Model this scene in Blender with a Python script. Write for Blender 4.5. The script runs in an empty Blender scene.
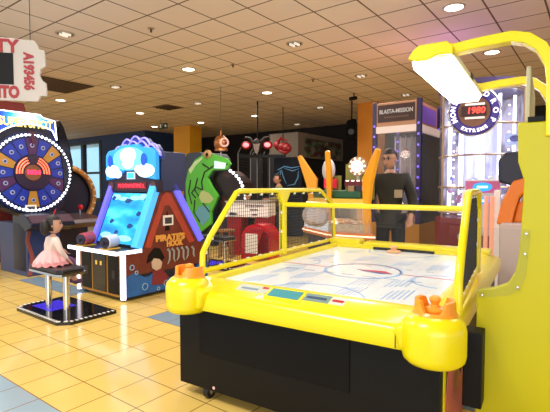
import bpy, bmesh, math, random
from mathutils import Vector, Matrix
random.seed(4)
PI = math.pi
R = math.radians
SC = bpy.context.scene
COL = SC.collection

# ------------------------------------------------------------------ camera, world, light, exposure
CAMZ = 1.362
F = 435.0
PITCH = R(-2.585)
cam = bpy.data.cameras.new('camera'); camo = bpy.data.objects.new('camera', cam); COL.objects.link(camo)
cam.sensor_width = 36; cam.lens = 36 * F / 550; cam.clip_end = 200; cam.clip_start = 0.05
camo.location = (0, 0, CAMZ); camo.rotation_euler = (PI / 2 + PITCH, 0, 0)
SC.camera = camo
SC.view_settings.view_transform = 'Standard'; SC.view_settings.look = 'None'
SC.view_settings.gamma = 1.0; SC.view_settings.use_curve_mapping = False
SC.view_settings.exposure = 0.0

w = bpy.data.worlds.new('world'); SC.world = w; w.use_nodes = True
w.node_tree.nodes['Background'].inputs[0].default_value = (1.0, 0.96, 0.94, 1)
w.node_tree.nodes['Background'].inputs[1].default_value = 1.05

GZ = 3.587                                   # ceiling height
GR = R(-36.78)                               # room grid against the camera axis
G1 = Vector((math.cos(GR), math.sin(GR), 0)); G2 = Vector((-math.sin(GR), math.cos(GR), 0))

def area(name, loc, rot, sx, sy, power, color):
    l = bpy.data.lights.new(name, 'AREA'); l.shape = 'RECTANGLE'; l.size = sx; l.size_y = sy
    l.energy = power; l.color = color
    o = bpy.data.objects.new(name, l); COL.objects.link(o); o.location = loc; o.rotation_euler = rot
    return o
# added fill lights: a large one behind the camera, others unseen under the ceiling
area('rear_fill', (-0.5, -5.5, 1.9), (R(80), 0, 0), 7, 3.0, 230, (1.0, 0.97, 0.95))
area('ceiling_fill', (-1.6, 1.2, 3.5), (0, 0, GR), 1.2, 1.2, 120, (1.0, 0.95, 0.88))
area('ceiling_fill', (-3.2, 4.6, 3.5), (0, 0, GR), 1.2, 1.2, 100, (1.0, 0.95, 0.88))
area('ceiling_fill', (-6.0, 8.5, 3.5), (0, 0, GR), 1.2, 1.2, 100, (1.0, 0.93, 0.84))
area('ceiling_fill', (1.5, 7.5, 3.5), (0, 0, GR), 1.2, 1.2, 70, (1.0, 0.92, 0.86))
area('ceiling_fill', (-0.8, 7.6, 3.5), (0, 0, GR), 1.2, 1.2, 90, (1.0, 0.93, 0.86))  # added to brighten the white game table
area('ceiling_fill', (3.6, 4.6, 3.5), (0, 0, GR), 1.2, 1.2, 70, (1.0, 0.93, 0.92))
area('ceiling_fill', (-1.0, 12.0, 3.5), (0, 0, GR), 1.2, 1.2, 40, (1.0, 0.86, 0.72))

# ------------------------------------------------------------------ helpers
def at(px, py, D):
    fw = Vector((0, math.cos(PITCH), math.sin(PITCH))); up = Vector((0, -math.sin(PITCH), math.cos(PITCH)))
    d = fw * F + Vector((1, 0, 0)) * (px - 275) + up * (206 - py)
    return Vector((0, 0, CAMZ)) + d * (D / d.y)
def atz(px, py, z):
    p = at(px, py, 1.0); d = p - Vector((0, 0, CAMZ))
    return Vector((0, 0, CAMZ)) + d * ((z - CAMZ) / d.z)
def hexc(h):
    h = h.lstrip('#'); c = [int(h[i:i + 2], 16) / 255 for i in (0, 2, 4)]
    return tuple(((x + .055) / 1.055) ** 2.4 if x > .04045 else x / 12.92 for x in c) + (1,)
_M = {}
def mat(name, col, rough=.5, metal=0, emit=0, ecol=None, noise=0, nscale=20, coat=0, spec=None):
    if name in _M: return _M[name]
    m = bpy.data.materials.new(name); m.use_nodes = True; nt = m.node_tree; b = nt.nodes['Principled BSDF']
    c = hexc(col)
    b.inputs['Base Color'].default_value = c; b.inputs['Roughness'].default_value = rough; b.inputs['Metallic'].default_value = metal
    if spec is not None: b.inputs['Specular IOR Level'].default_value = spec
    if coat: b.inputs['Coat Weight'].default_value = coat
    if emit:
        b.inputs['Emission Color'].default_value = hexc(ecol or col); b.inputs['Emission Strength'].default_value = emit
    if noise:
        tc = nt.nodes.new('ShaderNodeTexCoord'); n = nt.nodes.new('ShaderNodeTexNoise'); n.inputs['Scale'].default_value = nscale
        n.inputs['Detail'].default_value = 4
        mx = nt.nodes.new('ShaderNodeMixRGB'); mx.inputs[1].default_value = tuple(x * (1 - noise) for x in c[:3]) + (1,)
        mx.inputs[2].default_value = tuple(min(1, x * (1 + noise)) for x in c[:3]) + (1,)
        nt.links.new(tc.outputs['Object'], n.inputs['Vector']); nt.links.new(n.outputs['Fac'], mx.inputs[0])
        nt.links.new(mx.outputs[0], b.inputs['Base Color'])
    _M[name] = m
    return m
def glass(name, col=(1, 1, 1, 1), refl=.12, haze=0.0):
    if name in _M: return _M[name]
    m = bpy.data.materials.new(name); m.use_nodes = True; nt = m.node_tree; nt.nodes.clear()
    o = nt.nodes.new('ShaderNodeOutputMaterial'); t = nt.nodes.new('ShaderNodeBsdfTransparent'); t.inputs[0].default_value = col
    g = nt.nodes.new('ShaderNodeBsdfGlossy'); g.inputs['Roughness'].default_value = .05
    lw = nt.nodes.new('ShaderNodeLayerWeight'); lw.inputs['Blend'].default_value = refl * 2
    mx = nt.nodes.new('ShaderNodeMixShader'); nt.links.new(lw.outputs['Fresnel'], mx.inputs[0])
    nt.links.new(t.outputs[0], mx.inputs[1]); nt.links.new(g.outputs[0], mx.inputs[2]); last = mx
    if haze:
        d = nt.nodes.new('ShaderNodeBsdfDiffuse'); d.inputs[0].default_value = (.9, .9, .9, 1)
        m2 = nt.nodes.new('ShaderNodeMixShader'); m2.inputs[0].default_value = haze
        nt.links.new(mx.outputs[0], m2.inputs[1]); nt.links.new(d.outputs[0], m2.inputs[2]); last = m2
    nt.links.new(last.outputs[0], o.inputs[0]); _M[name] = m
    return m
def sign_glow(name, c, r, stops, strength):
    """A lit sign with its backlight glow painted in: colours run outward from the middle."""
    m = bpy.data.materials.new(name); m.use_nodes = True; nt = m.node_tree; b = nt.nodes['Principled BSDF']
    tc = nt.nodes.new('ShaderNodeTexCoord'); mp = nt.nodes.new('ShaderNodeMapping'); mp.inputs['Location'].default_value = tuple(-x / r for x in c); mp.inputs['Scale'].default_value = (0, 1 / r, 1.4 / r)
    mp.inputs['Location'].default_value = (0, -c[1] / r, -1.4 * c[2] / r)
    g = nt.nodes.new('ShaderNodeTexGradient'); g.gradient_type = 'SPHERICAL'; cr = nt.nodes.new('ShaderNodeValToRGB'); el = cr.color_ramp.elements
    while len(el) < len(stops): el.new(.5)
    for e, (p, k) in zip(el, stops): e.position = p; e.color = hexc(k)
    nt.links.new(tc.outputs['Object'], mp.inputs['Vector']); nt.links.new(mp.outputs[0], g.inputs[0]); nt.links.new(g.outputs['Fac'], cr.inputs[0])
    nt.links.new(cr.outputs[0], b.inputs['Base Color']); nt.links.new(cr.outputs[0], b.inputs['Emission Color']); b.inputs['Emission Strength'].default_value = strength
    return m
def noise_emit(name, stops, scale, strength, stretch=(1, 1, 1), detail=3):
    """A lit picture: a noise field through a colour ramp, given off as light."""
    if name in _M: return _M[name]
    m = bpy.data.materials.new(name); m.use_nodes = True; nt = m.node_tree; b = nt.nodes['Principled BSDF']
    tc = nt.nodes.new('ShaderNodeTexCoord'); mp = nt.nodes.new('ShaderNodeMapping'); mp.inputs['Scale'].default_value = stretch
    n = nt.nodes.new('ShaderNodeTexNoise'); n.inputs['Scale'].default_value = scale; n.inputs['Detail'].default_value = detail
    cr = nt.nodes.new('ShaderNodeValToRGB'); el = cr.color_ramp.elements
    while len(el) < len(stops): el.new(.5)
    for e, (p, c) in zip(el, stops): e.position = p; e.color = hexc(c)
    nt.links.new(tc.outputs['Object'], mp.inputs['Vector']); nt.links.new(mp.outputs[0], n.inputs['Vector'])
    nt.links.new(n.outputs['Fac'], cr.inputs[0]); nt.links.new(cr.outputs[0], b.inputs['Base Color'])
    if strength:
        nt.links.new(cr.outputs[0], b.inputs['Emission Color']); b.inputs['Emission Strength'].default_value = strength
    b.inputs['Roughness'].default_value = .35
    _M[name] = m
    return m

class MB:
    def __init__(s): s.bm = bmesh.new()
    def box(s, x0, x1, y0, y1, z0, z1):
        v = [s.bm.verts.new((x, y, z)) for x in (x0, x1) for y in (y0, y1) for z in (z0, z1)]
        for f in ((0, 1, 3, 2), (4, 6, 7, 5), (0, 4, 5, 1), (2, 3, 7, 6), (0, 2, 6, 4), (1, 5, 7, 3)): s.bm.faces.new([v[i] for i in f])
        return s
    def prism(s, poly, axis, a, b):
        def P(u, v, t): return {'x': (t, u, v), 'y': (u, t, v), 'z': (u, v, t)}[axis]
        A = [s.bm.verts.new(P(u, v, a)) for u, v in poly]; B = [s.bm.verts.new(P(u, v, b)) for u, v in poly]
        s.bm.faces.new(A); s.bm.faces.new(B[::-1]); n = len(poly)
        for i in range(n): s.bm.faces.new((A[i], A[(i + 1) % n], B[(i + 1) % n], B[i]))
        return s
    def hull(s, pts, faces):
        v = [s.bm.verts.new(p) for p in pts]
        for f in faces: s.bm.faces.new([v[i] for i in f])
        return s
    def tube(s, pts, r, seg=8, closed=False):
        pts = [Vector(p) for p in pts]; n = len(pts); rings = []
        for i in range(n):
            if closed: d = pts[(i + 1) % n] - pts[i - 1]
            else: d = pts[min(i + 1, n - 1)] - pts[max(i - 1, 0)]
            d.normalize(); up = Vector((0, 0, 1)) if abs(d.z) < .9 else Vector((1, 0, 0))
            if i and rings:
                up = lastu
            u = d.cross(up)
            if u.length < 1e-4: u = d.cross(Vector((0, 1, 0)))
            u.normalize(); vv = u.cross(d).normalized(); lastu = vv
            rr = r[i] if isinstance(r, (list, tuple)) else r
            rings.append([s.bm.verts.new(pts[i] + (u * math.cos(2 * PI * k / seg) + vv * math.sin(2 * PI * k / seg)) * rr) for k in range(seg)])
        for i in range(n if closed else n - 1):
            a, b = rings[i], rings[(i + 1) % n]
            for k in range(seg): s.bm.faces.new((a[k], a[(k + 1) % seg], b[(k + 1) % seg], b[k]))
        if not closed: s.bm.faces.new(rings[0][::-1]); s.bm.faces.new(rings[-1])
        return s
    def lathe(s, prof, c=(0, 0, 0), seg=24, axis='z', sx=1, sy=1, cap=True):
        def P(x, y, z): return {'z': (c[0] + x, c[1] + y, c[2] + z), 'x': (c[0] + z, c[1] + x, c[2] + y), 'y': (c[0] + x, c[1] + z, c[2] + y)}[axis]
        rings = []
        for r, z in prof:
            if r < 1e-6: rings.append([s.bm.verts.new(P(0, 0, z))])
            else: rings.append([s.bm.verts.new(P(r * sx * math.cos(2 * PI * k / seg), r * sy * math.sin(2 * PI * k / seg), z)) for k in range(seg)])
        for a, b in zip(rings, rings[1:]):
            if len(a) == 1 and len(b) == 1: continue
            for k in range(seg):
                q = (k + 1) % seg
                if len(a) == 1: s.bm.faces.new((a[0], b[q], b[k]))
                elif len(b) == 1: s.bm.faces.new((a[k], a[q], b[0]))
                else: s.bm.faces.new((a[k], a[q], b[q], b[k]))
        if cap and len(rings[0]) > 1: s.bm.faces.new(rings[0][::-1])
        if cap and len(rings[-1]) > 1: s.bm.faces.new(rings[-1])
        return s
    def ball(s, c, r, seg=12, sc=(1, 1, 1)):
        n = seg // 2
        prof = [(r * math.sin(PI * i / n), -r * math.cos(PI * i / n)) for i in range(n + 1)]
        prof[0] = (0, -r); prof[-1] = (0, r)
        i0 = len(s.bm.verts); s.lathe(prof, (0, 0, 0), seg); s.bm.verts.ensure_lookup_table()
        for v in s.bm.verts[i0:]: v.co = Vector((c[0] + v.co.x * sc[0], c[1] + v.co.y * sc[1], c[2] + v.co.z * sc[2]))
        return s
    def build(s, name, m, parent=None, smooth=False, bevel=0, loc=None, rot=None, seg=2):
        bmesh.ops.recalc_face_normals(s.bm, faces=s.bm.faces)
        me = bpy.data.meshes.new(name); s.bm.to_mesh(me); s.bm.free()
        if m: me.materials.append(m)
        if smooth:
            for p in me.polygons: p.use_smooth = True
            try: me.set_sharp_from_angle(angle=R(40))
            except Exception: pass
        o = bpy.data.objects.new(name, me); COL.objects.link(o)
        if parent: o.parent = parent
        if loc is not None: o.location = loc
        if rot is not None: o.rotation_euler = rot
        if bevel:
            bv = o.modifiers.new('bevel', 'BEVEL'); bv.width = bevel; bv.segments = seg; bv.limit_method = 'ANGLE'; bv.angle_limit = R(35)
        return o
def tag(o, label=None, cat=None, group=None, kind=None):
    if label: o['label'] = label
    if cat: o['category'] = cat
    if group: o['group'] = group
    if kind: o['kind'] = kind
    return o
def thing(name, label, cat, loc=(0, 0, 0), rotz=0, group=None):
    o = bpy.data.objects.new(name, None); COL.objects.link(o); o.location = loc; o.rotation_euler = (0, 0, rotz)
    o.empty_display_size = .1
    return tag(o, label, cat, group)
def box(name, m, parent, *b, bevel=0): return MB().box(*b).build(name, m, parent, bevel=bevel)
def copy_part(o, parent, loc=None, rot=None):
    c = o.copy(); COL.objects.link(c); c.parent = parent
    if loc is not None: c.location = loc
    if rot is not None: c.rotation_euler = rot
    return c
def text(body, size, m, parent, loc, rot, width=None, depth=.002, name='lettering', align='CENTER', shear=0, bold=0):
    cu = bpy.data.curves.new('txt', 'FONT'); cu.body = body; cu.size = size; cu.align_x = align; cu.align_y = 'CENTER'; cu.extrude = depth
    cu.shear = shear; cu.offset = bold; cu.resolution_u = 3
    t = bpy.data.objects.new('txt', cu); COL.objects.link(t)
    bpy.context.view_layer.update()
    me = bpy.data.meshes.new_from_object(t.evaluated_get(bpy.context.evaluated_depsgraph_get()))
    bpy.data.objects.remove(t); bpy.data.curves.remove(cu)
    if width:
        xs = [v.co.x for v in me.vertices]; k = width / max(1e-6, max(xs) - min(xs))
        for v in me.vertices: v.co.x *= k
    me.materials.clear(); me.materials.append(m)
    o = bpy.data.objects.new(name, me); COL.objects.link(o); o.parent = parent; o.location = loc; o.rotation_euler = rot
    return o
FX = (PI / 2, 0, PI / 2)      # lettering that reads on a face turned to local +x
FY = (PI / 2, 0, 0)           # lettering that reads on a face turned to local -y
def arc(cx, cz, r, a0, a1, n): return [(cx + r * math.cos(R(a0 + (a1 - a0) * i / n)), cz + r * math.sin(R(a0 + (a1 - a0) * i / n))) for i in range(n + 1)]

# shared materials
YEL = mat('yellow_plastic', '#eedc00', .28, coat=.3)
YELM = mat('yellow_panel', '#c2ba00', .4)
BLK = mat('black_plastic', '#09090b', .5, spec=.25)
BLKG = mat('black_gloss', '#0b0b10', .12)
DARK = mat('dark_grey', '#26262a', .5)
CHR = mat('chrome', '#d8d8dc', .15, 1)
WHT = mat('white_paint', '#ecebe6', .5)
NAVY = mat('navy_panel', '#1c2a4e', .45)
RED = mat('red_plastic', '#b5141c', .35)
GOLD = mat('gold_paint', '#d89a28', .35, .2)
ORG = mat('orange_plastic', '#f49a26', .3, coat=.2)
PAPER = mat('notice_paper', '#e9e6df', .7)
LWHT = mat('white_light', '#ffffff', .5, emit=6)
INK = mat('dark_ink', '#3c3a40', .7)

# ------------------------------------------------------------------ floor and ceiling
def tile_mat(name, cell, ox, oy, base, line, lw, var, rough, extra=None, bump=0):
    m = bpy.data.materials.new(name); m.use_nodes = True; nt = m.node_tree; b = nt.nodes['Principled BSDF']
    N, L = nt.nodes.new, nt.links.new
    tc = N('ShaderNodeTexCoord'); sep = N('ShaderNodeSeparateXYZ'); L(tc.outputs['Object'], sep.inputs[0])
    def mth(op, a, bb=None, c=None):
        n = N('ShaderNodeMath'); n.operation = op
        for i, v in enumerate((a, bb, c)):
            if v is None: continue
            if hasattr(v, 'links'): L(v, n.inputs[i])
            else: n.inputs[i].default_value = v
        return n.outputs[0]
    ids = []; ln = None
    for ax, off in (('X', ox), ('Y', oy)):
        u = mth('DIVIDE', mth('SUBTRACT', sep.outputs[ax], off), cell); ids.append(mth('FLOOR', u))
        fr = mth('FRACT', u); d = mth('MINIMUM', fr, mth('SUBTRACT', 1.0, fr)); k = mth('LESS_THAN', d, lw / cell / 2)
        ln = k if ln is None else mth('MAXIMUM', ln, k)
    cb = N('ShaderNodeCombineXYZ'); L(ids[0], cb.inputs[0]); L(ids[1], cb.inputs[1])
    wn = N('ShaderNodeTexWhiteNoise'); wn.noise_dimensions = '2D'; L(cb.outputs[0], wn.inputs['Vector'])
    ns = N('ShaderNodeTexNoise'); ns.inputs['Scale'].default_value = 3.0; ns.inputs['Detail'].default_value = 5; L(tc.outputs['Object'], ns.inputs['Vector'])
    c = hexc(base)
    mx = N('ShaderNodeMixRGB'); mx.inputs[1].default_value = tuple(x * (1 - var) for x in c[:3]) + (1,); mx.inputs[2].default_value = tuple(min(1, x * (1 + var)) for x in c[:3]) + (1,)
    L(mth('ADD', mth('MULTIPLY', wn.outputs['Value'], .6), mth('MULTIPLY', ns.outputs['Fac'], .4)), mx.inputs[0])
    col = mx.outputs[0]
    for (x0, x1, y0, y1, cc) in (extra or []):
        def rng(s, a, z): return mth('MULTIPLY', mth('GREATER_THAN', s, a), mth('LESS_THAN', s, z))
        f = mth('MULTIPLY', rng(sep.outputs['X'], x0, x1), rng(sep.outputs['Y'], y0, y1))
        m2 = N('ShaderNodeMixRGB'); L(f, m2.inputs[0]); L(col, m2.inputs[1]); m2.inputs[2].default_value = hexc(cc); col = m2.outputs[0]
    m3 = N('ShaderNodeMixRGB'); L(ln, m3.inputs[0]); L(col, m3.inputs[1]); m3.inputs[2].default_value = hexc(line)
    L(m3.outputs[0], b.inputs['Base Color']); b.inputs['Roughness'].default_value = rough
    return m
# the room's own axes: local x = G1, local y = G2
FT = .30
fl_mat = tile_mat('floor_tiles', FT, .498 * FT, .2816 * FT, '#e4c26a', '#8a6c34',   .008, .05, .14, extra=[
    (-20, 9.0, -6.0, 1.2845, '#93a9b4'), (-6.757, -5.257, 2.7845, 3.0845, '#7f98a8'), (-3.757, 0.0, 2.7845, 3.0845, '#7f98a8'),
    ])
def plane(name, m, x0, x1, y0, y1, z, t, kind='structure'):
    o = MB().box(x0, x1, y0, y1, z - t, z).build(name, m); o.rotation_euler = (0, 0, GR)
    return tag(o, kind=kind)
floor = plane('floor', fl_mat, -26, 16, -8, 26, 0, .1)
ce_mat = tile_mat('ceiling_tiles', .6, .014 * .6, .0495 * .6, '#ecdfd6', '#6a5346', .022, .05, .75)
ceil = plane('ceiling', ce_mat, -26, 16, -3, 26, GZ + .08, .08)

# ------------------------------------------------------------------ walls, windows, columns
WALLN = mat('navy_wall', '#26406e', .7, noise=.15, nscale=2)
WALLD = mat('dark_wall', '#1b1719', .8, noise=.2, nscale=2)
K = Vector((-5.42, 17.6, 0))
def gridobj(o, origin): o.location = origin; o.rotation_euler = (0, 0, GR); return o
# window wall runs along -G1 from K ; openings between x -5.9..-2.8 (and further left behind the wheel machine)
def wall_windows():
    m = MB()
    m.box(-18, 0, 0, .3, 0, .72); m.box(-18, 0, 0, .3, 3.40, GZ)
    m.box(-2.8, 0, 0, .3, .72, 3.40); m.box(-18, -12.4, 0, .3, .72, 3.40)
    o = m.build('wall_left', WALLN); gridobj(o, K); tag(o, kind='structure')
    frm = mat('window_frame_black', '#121821', .5)
    sky = noise_emit('window_daylight', [(.35, '#9fd3ec'), (.65, '#b9e2f2')], .3, 1.0)
    for n, (a, b) in enumerate(((-5.95, -2.8), (-9.15, -6.05), (-12.35, -9.25))):
        f = MB(); f.box(a, a + .16, -.02, .2, .72, 3.40); f.box(b - .16, b, -.02, .2, .72, 3.40); f.box(a, b, -.02, .2, .72, .84); f.box(a, b, -.02, .2, 3.28, 3.40)
        f.box(a, b, 0, .16, 1.92, 2.02); f.box((a + b) / 2 - .12, (a + b) / 2 + .08, 0, .18, .72, 3.40)
        wo = f.build('window_%d' % (n + 1), frm); gridobj(wo, K); tag(wo, kind='structure')
        MB().box(a + .16, b - .16, .10, .12, .84, 3.28).build('glass', glass('window_glass', (.92, .97, 1, 1), .05), wo)
    s = MB().box(-22, -.1, 3.0, 3.1, -1, 6).build('sky_backdrop', sky); gridobj(s, K); tag(s, kind='structure')
    return o
wall_windows()
o = MB().box(0, .3, 0, 3.4, 0, GZ).build('wall_corner', WALLN); gridobj(o, K); tag(o, kind='structure')
o = MB().box(0, 22, 3.2, 3.5, 0, GZ).build('wall_back', WALLD); gridobj(o, K); tag(o, kind='structure')
COLY = mat('column_yellow', '#e0a218', .6, noise=.06, nscale=3)
def column(name, corner, wx, wy, m, label):
    o = MB().box(-wx, 0, 0, wy, 0, GZ).build(name, m, bevel=.01); gridobj(o, corner); tag(o, kind='structure'); return o
column('column', at(190, 186, 16.0) * Vector((1, 1, 0)), .88, .6, COLY, '')
column('column', at(376, 186, 11.5) * Vector((1, 1, 0)), .55, .55, mat('column_orange', '#d98a1c', .6), '')

# ------------------------------------------------------------------ AIR HOCKEY TABLE  (local x across, y along, origin front left corner of the cabinet)
TO = Vector((-.611, 2.83, 0)); TR = R(-32)
T = thing('air_hockey_table', 'yellow and black air hockey table with netted side fences', 'air hockey table', TO, TR)
def rect_sweep(prof, x0, x1, y0, y1, kx=1.0):
    m = MB(); rings = []
    for sx, sy in ((0, 0), (1, 0), (1, 1), (0, 1)):
        ring = []
        for d, z in prof:
            x = x0 + d * kx if sx == 0 else x1 - d * kx; y = y0 + d if sy == 0 else y1 - d
            ring.append(m.bm.verts.new((x, y, z)))
        rings.append(ring)
    n = len(prof)
    for i in range(4):
        a, b = rings[i], rings[(i + 1) % 4]
        for k in range(n): m.bm.faces.new((a[k], a[(k + 1) % n], b[(k + 1) % n], b[k]))
    return m
cab = MB().box(-.015, 1.625, -.01, 2.41, .072, .60).build('cabinet', BLK, T, bevel=.006)
MB().box(.16, 1.18, -.018, -.008, .30, .58).build('service_door', mat('black_door', '#070709', .55, spec=.2), T, bevel=.003)
rail = rect_sweep([(.04, .585), (.006, .592), (0, .61), (0, .665), (.012, .69), (.04, .708), (.13, .742), (.17, .752), (.215, .755), (.228, .747), (.228, .70), (.06, .60)], -.04, 1.67, -.06, 2.46, .66)
rail = rail.build('rail', YEL, T, smooth=True)
for x in (.175, 1.425): MB().box(x, x + .005, -.0625, -.05, .60, .70).build('rail_seam', mat('seam_dark', '#6b6206', .6), T)
pod_prof = [(0, .568), (.09, .568), (.118, .574), (.134, .590), (.139, .615), (.139, .725), (.132, .755), (.108, .780), (.088, .789), (0, .790)]
for px, py in ((.085, -.035), (1.60, -.055)):
    MB().lathe(pod_prof, (px, py, 0), 40).build('corner_pod', YEL, T, smooth=True)
    sg = 1 if px < .5 else -1
    n = MB()
    n.prism([(px, .580), (px + sg * .10, .584), (px + sg * .15, .604), (px + sg * .18, .72), (px, .77)], 'y', py - .06 if sg > 0 else py - .05, .16)
    n.build('pod_neck', YEL, T, bevel=.03, seg=4)
    # the horseshoe shaped mallet holder
    hb = MB(); seg = 40
    ri, ro = .070, .088
    V = []
    for k in range(seg):
        a = 2 * PI * k / seg; q = abs(math.cos(a + (.25 if sg > 0 else -.1))); h = .012 + .050 * min(1, max(0, (q - .45) / .2))
        V.append([hb.bm.verts.new((px + r * math.cos(a), py + .015 + r * math.sin(a), z)) for r, z in ((ro + .012, .788), (ro + .004, .796), (ro, .790 + h), (ri, .790 + h), (ri, .794))])
    for k in range(seg):
        a, b = V[k], V[(k + 1) % seg]
        for j in range(4): hb.bm.faces.new((a[j], b[j], b[j + 1], a[j + 1]))
    hb.bm.faces.new([V[k][4] for k in range(seg)])
    hb.build('mallet_holder', ORG, T, smooth=True)
# playfield with its markings
pf = MB().box(.107, 1.523, .165, 2.235, .69, .715).build('playfield', mat('playfield_white', '#e8eff6', .2), T)
mb_ = mat('marking_blue', '#86b0e2', .3); mr_ = mat('marking_red', '#c23a4a', .3); mdb = mat('marking_dark_blue', '#3a56a0', .3)
Z0, Z1 = .7152, .7162
def ring(m, cx, cy, r0, r1, a0=0, a1=360, n=48):
    po = [(cx + r1 * math.cos(R(a0 + (a1 - a0) * i / n)), cy + r1 * math.sin(R(a0 + (a1 - a0) * i / n))) for i in range(n + 1)]
    pi = [(cx + r0 * math.cos(R(a0 + (a1 - a0) * i / n)), cy + r0 * math.sin(R(a0 + (a1 - a0) * i / n))) for i in range(n + 1)]
    for i in range(n):
        m.prism([po[i], po[i + 1], pi[i + 1], pi[i]], 'z', Z0, Z1)
CX, CY = .83, 1.10
m = MB(); ring(m, CX, CY, .275, .30); ring(m, CX, 2.23, .33, .345, 180, 360, 30); ring(m, CX, .17, .33, .345, 0, 180, 30)
ring(m, 1.44, 1.0, .20, .215, 90, 270, 24); ring(m, .19, 1.2, .20, .212, -90, 90, 24)
for gx, gy in ((.30, .42), (.62, .36), (1.0, .40), (1.28, .46), (.32, .80), (1.2, .78), (.30, 1.5), (.66, 1.62), (1.02, 1.55), (1.3, 1.5), (.4, 1.95), (1.15, 1.95), (.55, .70), (.98, .70)):
    for k in range(5): m.box(gx - .06 + k * .028, gx - .052 + k * .028, gy - .13 + .02 * k, gy + .12 + .02 * k, Z0, Z1)
m.build('marking', mb_, pf)
m = MB(); ring(m, CX, CY, .275, .284, 0, 180, 24); m.box(.11, CX - .30, CY - .008, CY + .008, Z0, Z1); m.box(CX + .30, 1.52, CY - .008, CY + .008, Z0, Z1)
m.prism([(CX - .06, CY + .03), (CX + .16, CY + .06), (CX + .235, CY - .02), (CX + .05, CY + .0)], 'z', Z0, Z1)
m.build('marking', mr_, pf)
m = MB(); m.prism([(CX - .05, CY + .02), (CX + .05, CY - .004), (CX + .235, CY - .03), (CX + .16, CY - .06), (CX + .02, CY - .03)], 'z', Z0, Z1)
for k in range(7): m.box(.30 + k * .16, .30 + k * .16 + .05, 1.30, 1.306, Z0, Z1); m.box(.26 + k * .16, .36 + k * .16, .90, .905, Z0, Z1)
m.build('marking', mdb, pf)
m = MB()
for i in range(18):
    for j in range(29): m.lathe([(.003, Z0), (.003, Z1 - .0004)], (.22 + i * .07, .21 + j * .07, 0), 5)
m.build('air_hole', mat('hole_grey', '#8a93a0', .6), pf)['kind'] = 'stuff'
# stickers and puck slot on the sloped front rail : follow the slope from (y -.02,z .708) to (.07,z .742)
def slope_plate(name, x0, x1, t0, t1, m, lift=.002, parent=T):
    y0, z0, y1, z1 = -.02, .7095, .11, .7525
    def P(x, t): return (x, y0 + (y1 - y0) * t, z0 + (z1 - z0) * t - .006 + lift)
    pts = [P(x0, t0), P(x1, t0), P(x1, t1), P(x0, t1)]; top = [(p[0], p[1], p[2] + .0075) for p in pts]
    return MB().hull(pts + top, ((3, 2, 1, 0), (4, 5, 6, 7), (0, 1, 5, 4), (1, 2, 6, 5), (2, 3, 7, 6), (3, 0, 4, 7))).build(name, m, parent)
sg1 = slope_plate('sticker', .41, .63, .45, .97, mat('sticker_grey', '#b8bcae', .4)); sg1['label'] = 'pale grey sticker with red marks'
slope_plate('red_mark', .58, .62, .80, .93, RED, .004, sg1); slope_plate('lettering_bar', .44, .56, .60, .72, mat('sticker_ink', '#6f8aa0', .5), .004, sg1)
slope_plate('puck_slot_surround', .635, .87, .22, .99, YEL, .004)
slope_plate('puck_slot', .65, .855, .32, .90, mat('slot_blue', '#2a8a94', .3), .0065)
sg2 = slope_plate('sticker', .875, 1.03, .45, .97, mat('sticker_blue_grey', '#6d8c8c', .4)); slope_plate('lettering_bar', .89, 1.01, .62, .76, mat('sticker_navy', '#26405e', .5), .004, sg2)
sg3 = slope_plate('sticker', 1.035, 1.12, .45, .97, mat('sticker_pale', '#c8d0c6', .4)); slope_plate('lettering_bar', 1.045, 1.11, .62, .76, RED, .004, sg3)
# far end: goal slot and raised yellow bumpers
MB().box(.52, 1.12, 2.225, 2.236, .716, .742).build('goal_slot', BLKG, T)
MB().box(.02, .36, 2.24, 2.42, .74, .80).build('end_bumper', YEL, T, bevel=.02, seg=3)
MB().box(.40, 1.60, 2.24, 2.42, .74, .785).build('end_bumper', YEL, T, bevel=.02, seg=3)
# side fences
FP = [(.20, .752), (.205, .90), (.28, 1.0), (.595, 1.315), (.64, 1.325), (2.02, 1.325), (2.06, 1.31), (2.34, 1.17), (2.37, 1.12), (2.40, .755)]
NET = mat('net_cord', '#2b2b30', .8); CLIP = mat('clip_white', '#f3f0e4', .5)
def net(poly, x, pitch, t):
    m = MB()
    def cuts(val, ax):
        r = []
        for i in range(len(poly)):
            a, b = poly[i], poly[(i + 1) % len(poly)]
            if (a[ax] - val) * (b[ax] - val) < 0:
                f = (val - a[ax]) / (b[ax] - a[ax]); r.append(a[1 - ax] + f * (b[1 - ax] - a[1 - ax]))
        return sorted(r)
    ys = [p[0] for p in poly]; zs = [p[1] for p in poly]
    v = min(ys) + pitch / 2
    while v < max(ys):
        c = cuts(v, 0)
        if len(c) > 1: m.box(x - t / 2, x + t / 2, v - t / 2, v + t / 2, c[0], c[-1])
        v += pitch
    v = min(zs) + pitch / 2
    while v < max(zs):
        c = cuts(v, 1)
        if len(c) > 1: m.box(x - t / 2, x + t / 2, c[0], c[-1], v - t / 2, v + t / 2)
        v += pitch
    return m
N1 = [(.225, .785), (.232, .90), (.30, .995), (.61, 1.30), (1.262, 1.30), (1.262, .785)]
N2 = [(1.318, .785), (1.318, 1.30), (2.03, 1.30), (2.325, 1.155), (2.375, .785)]
clip_src = None
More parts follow.
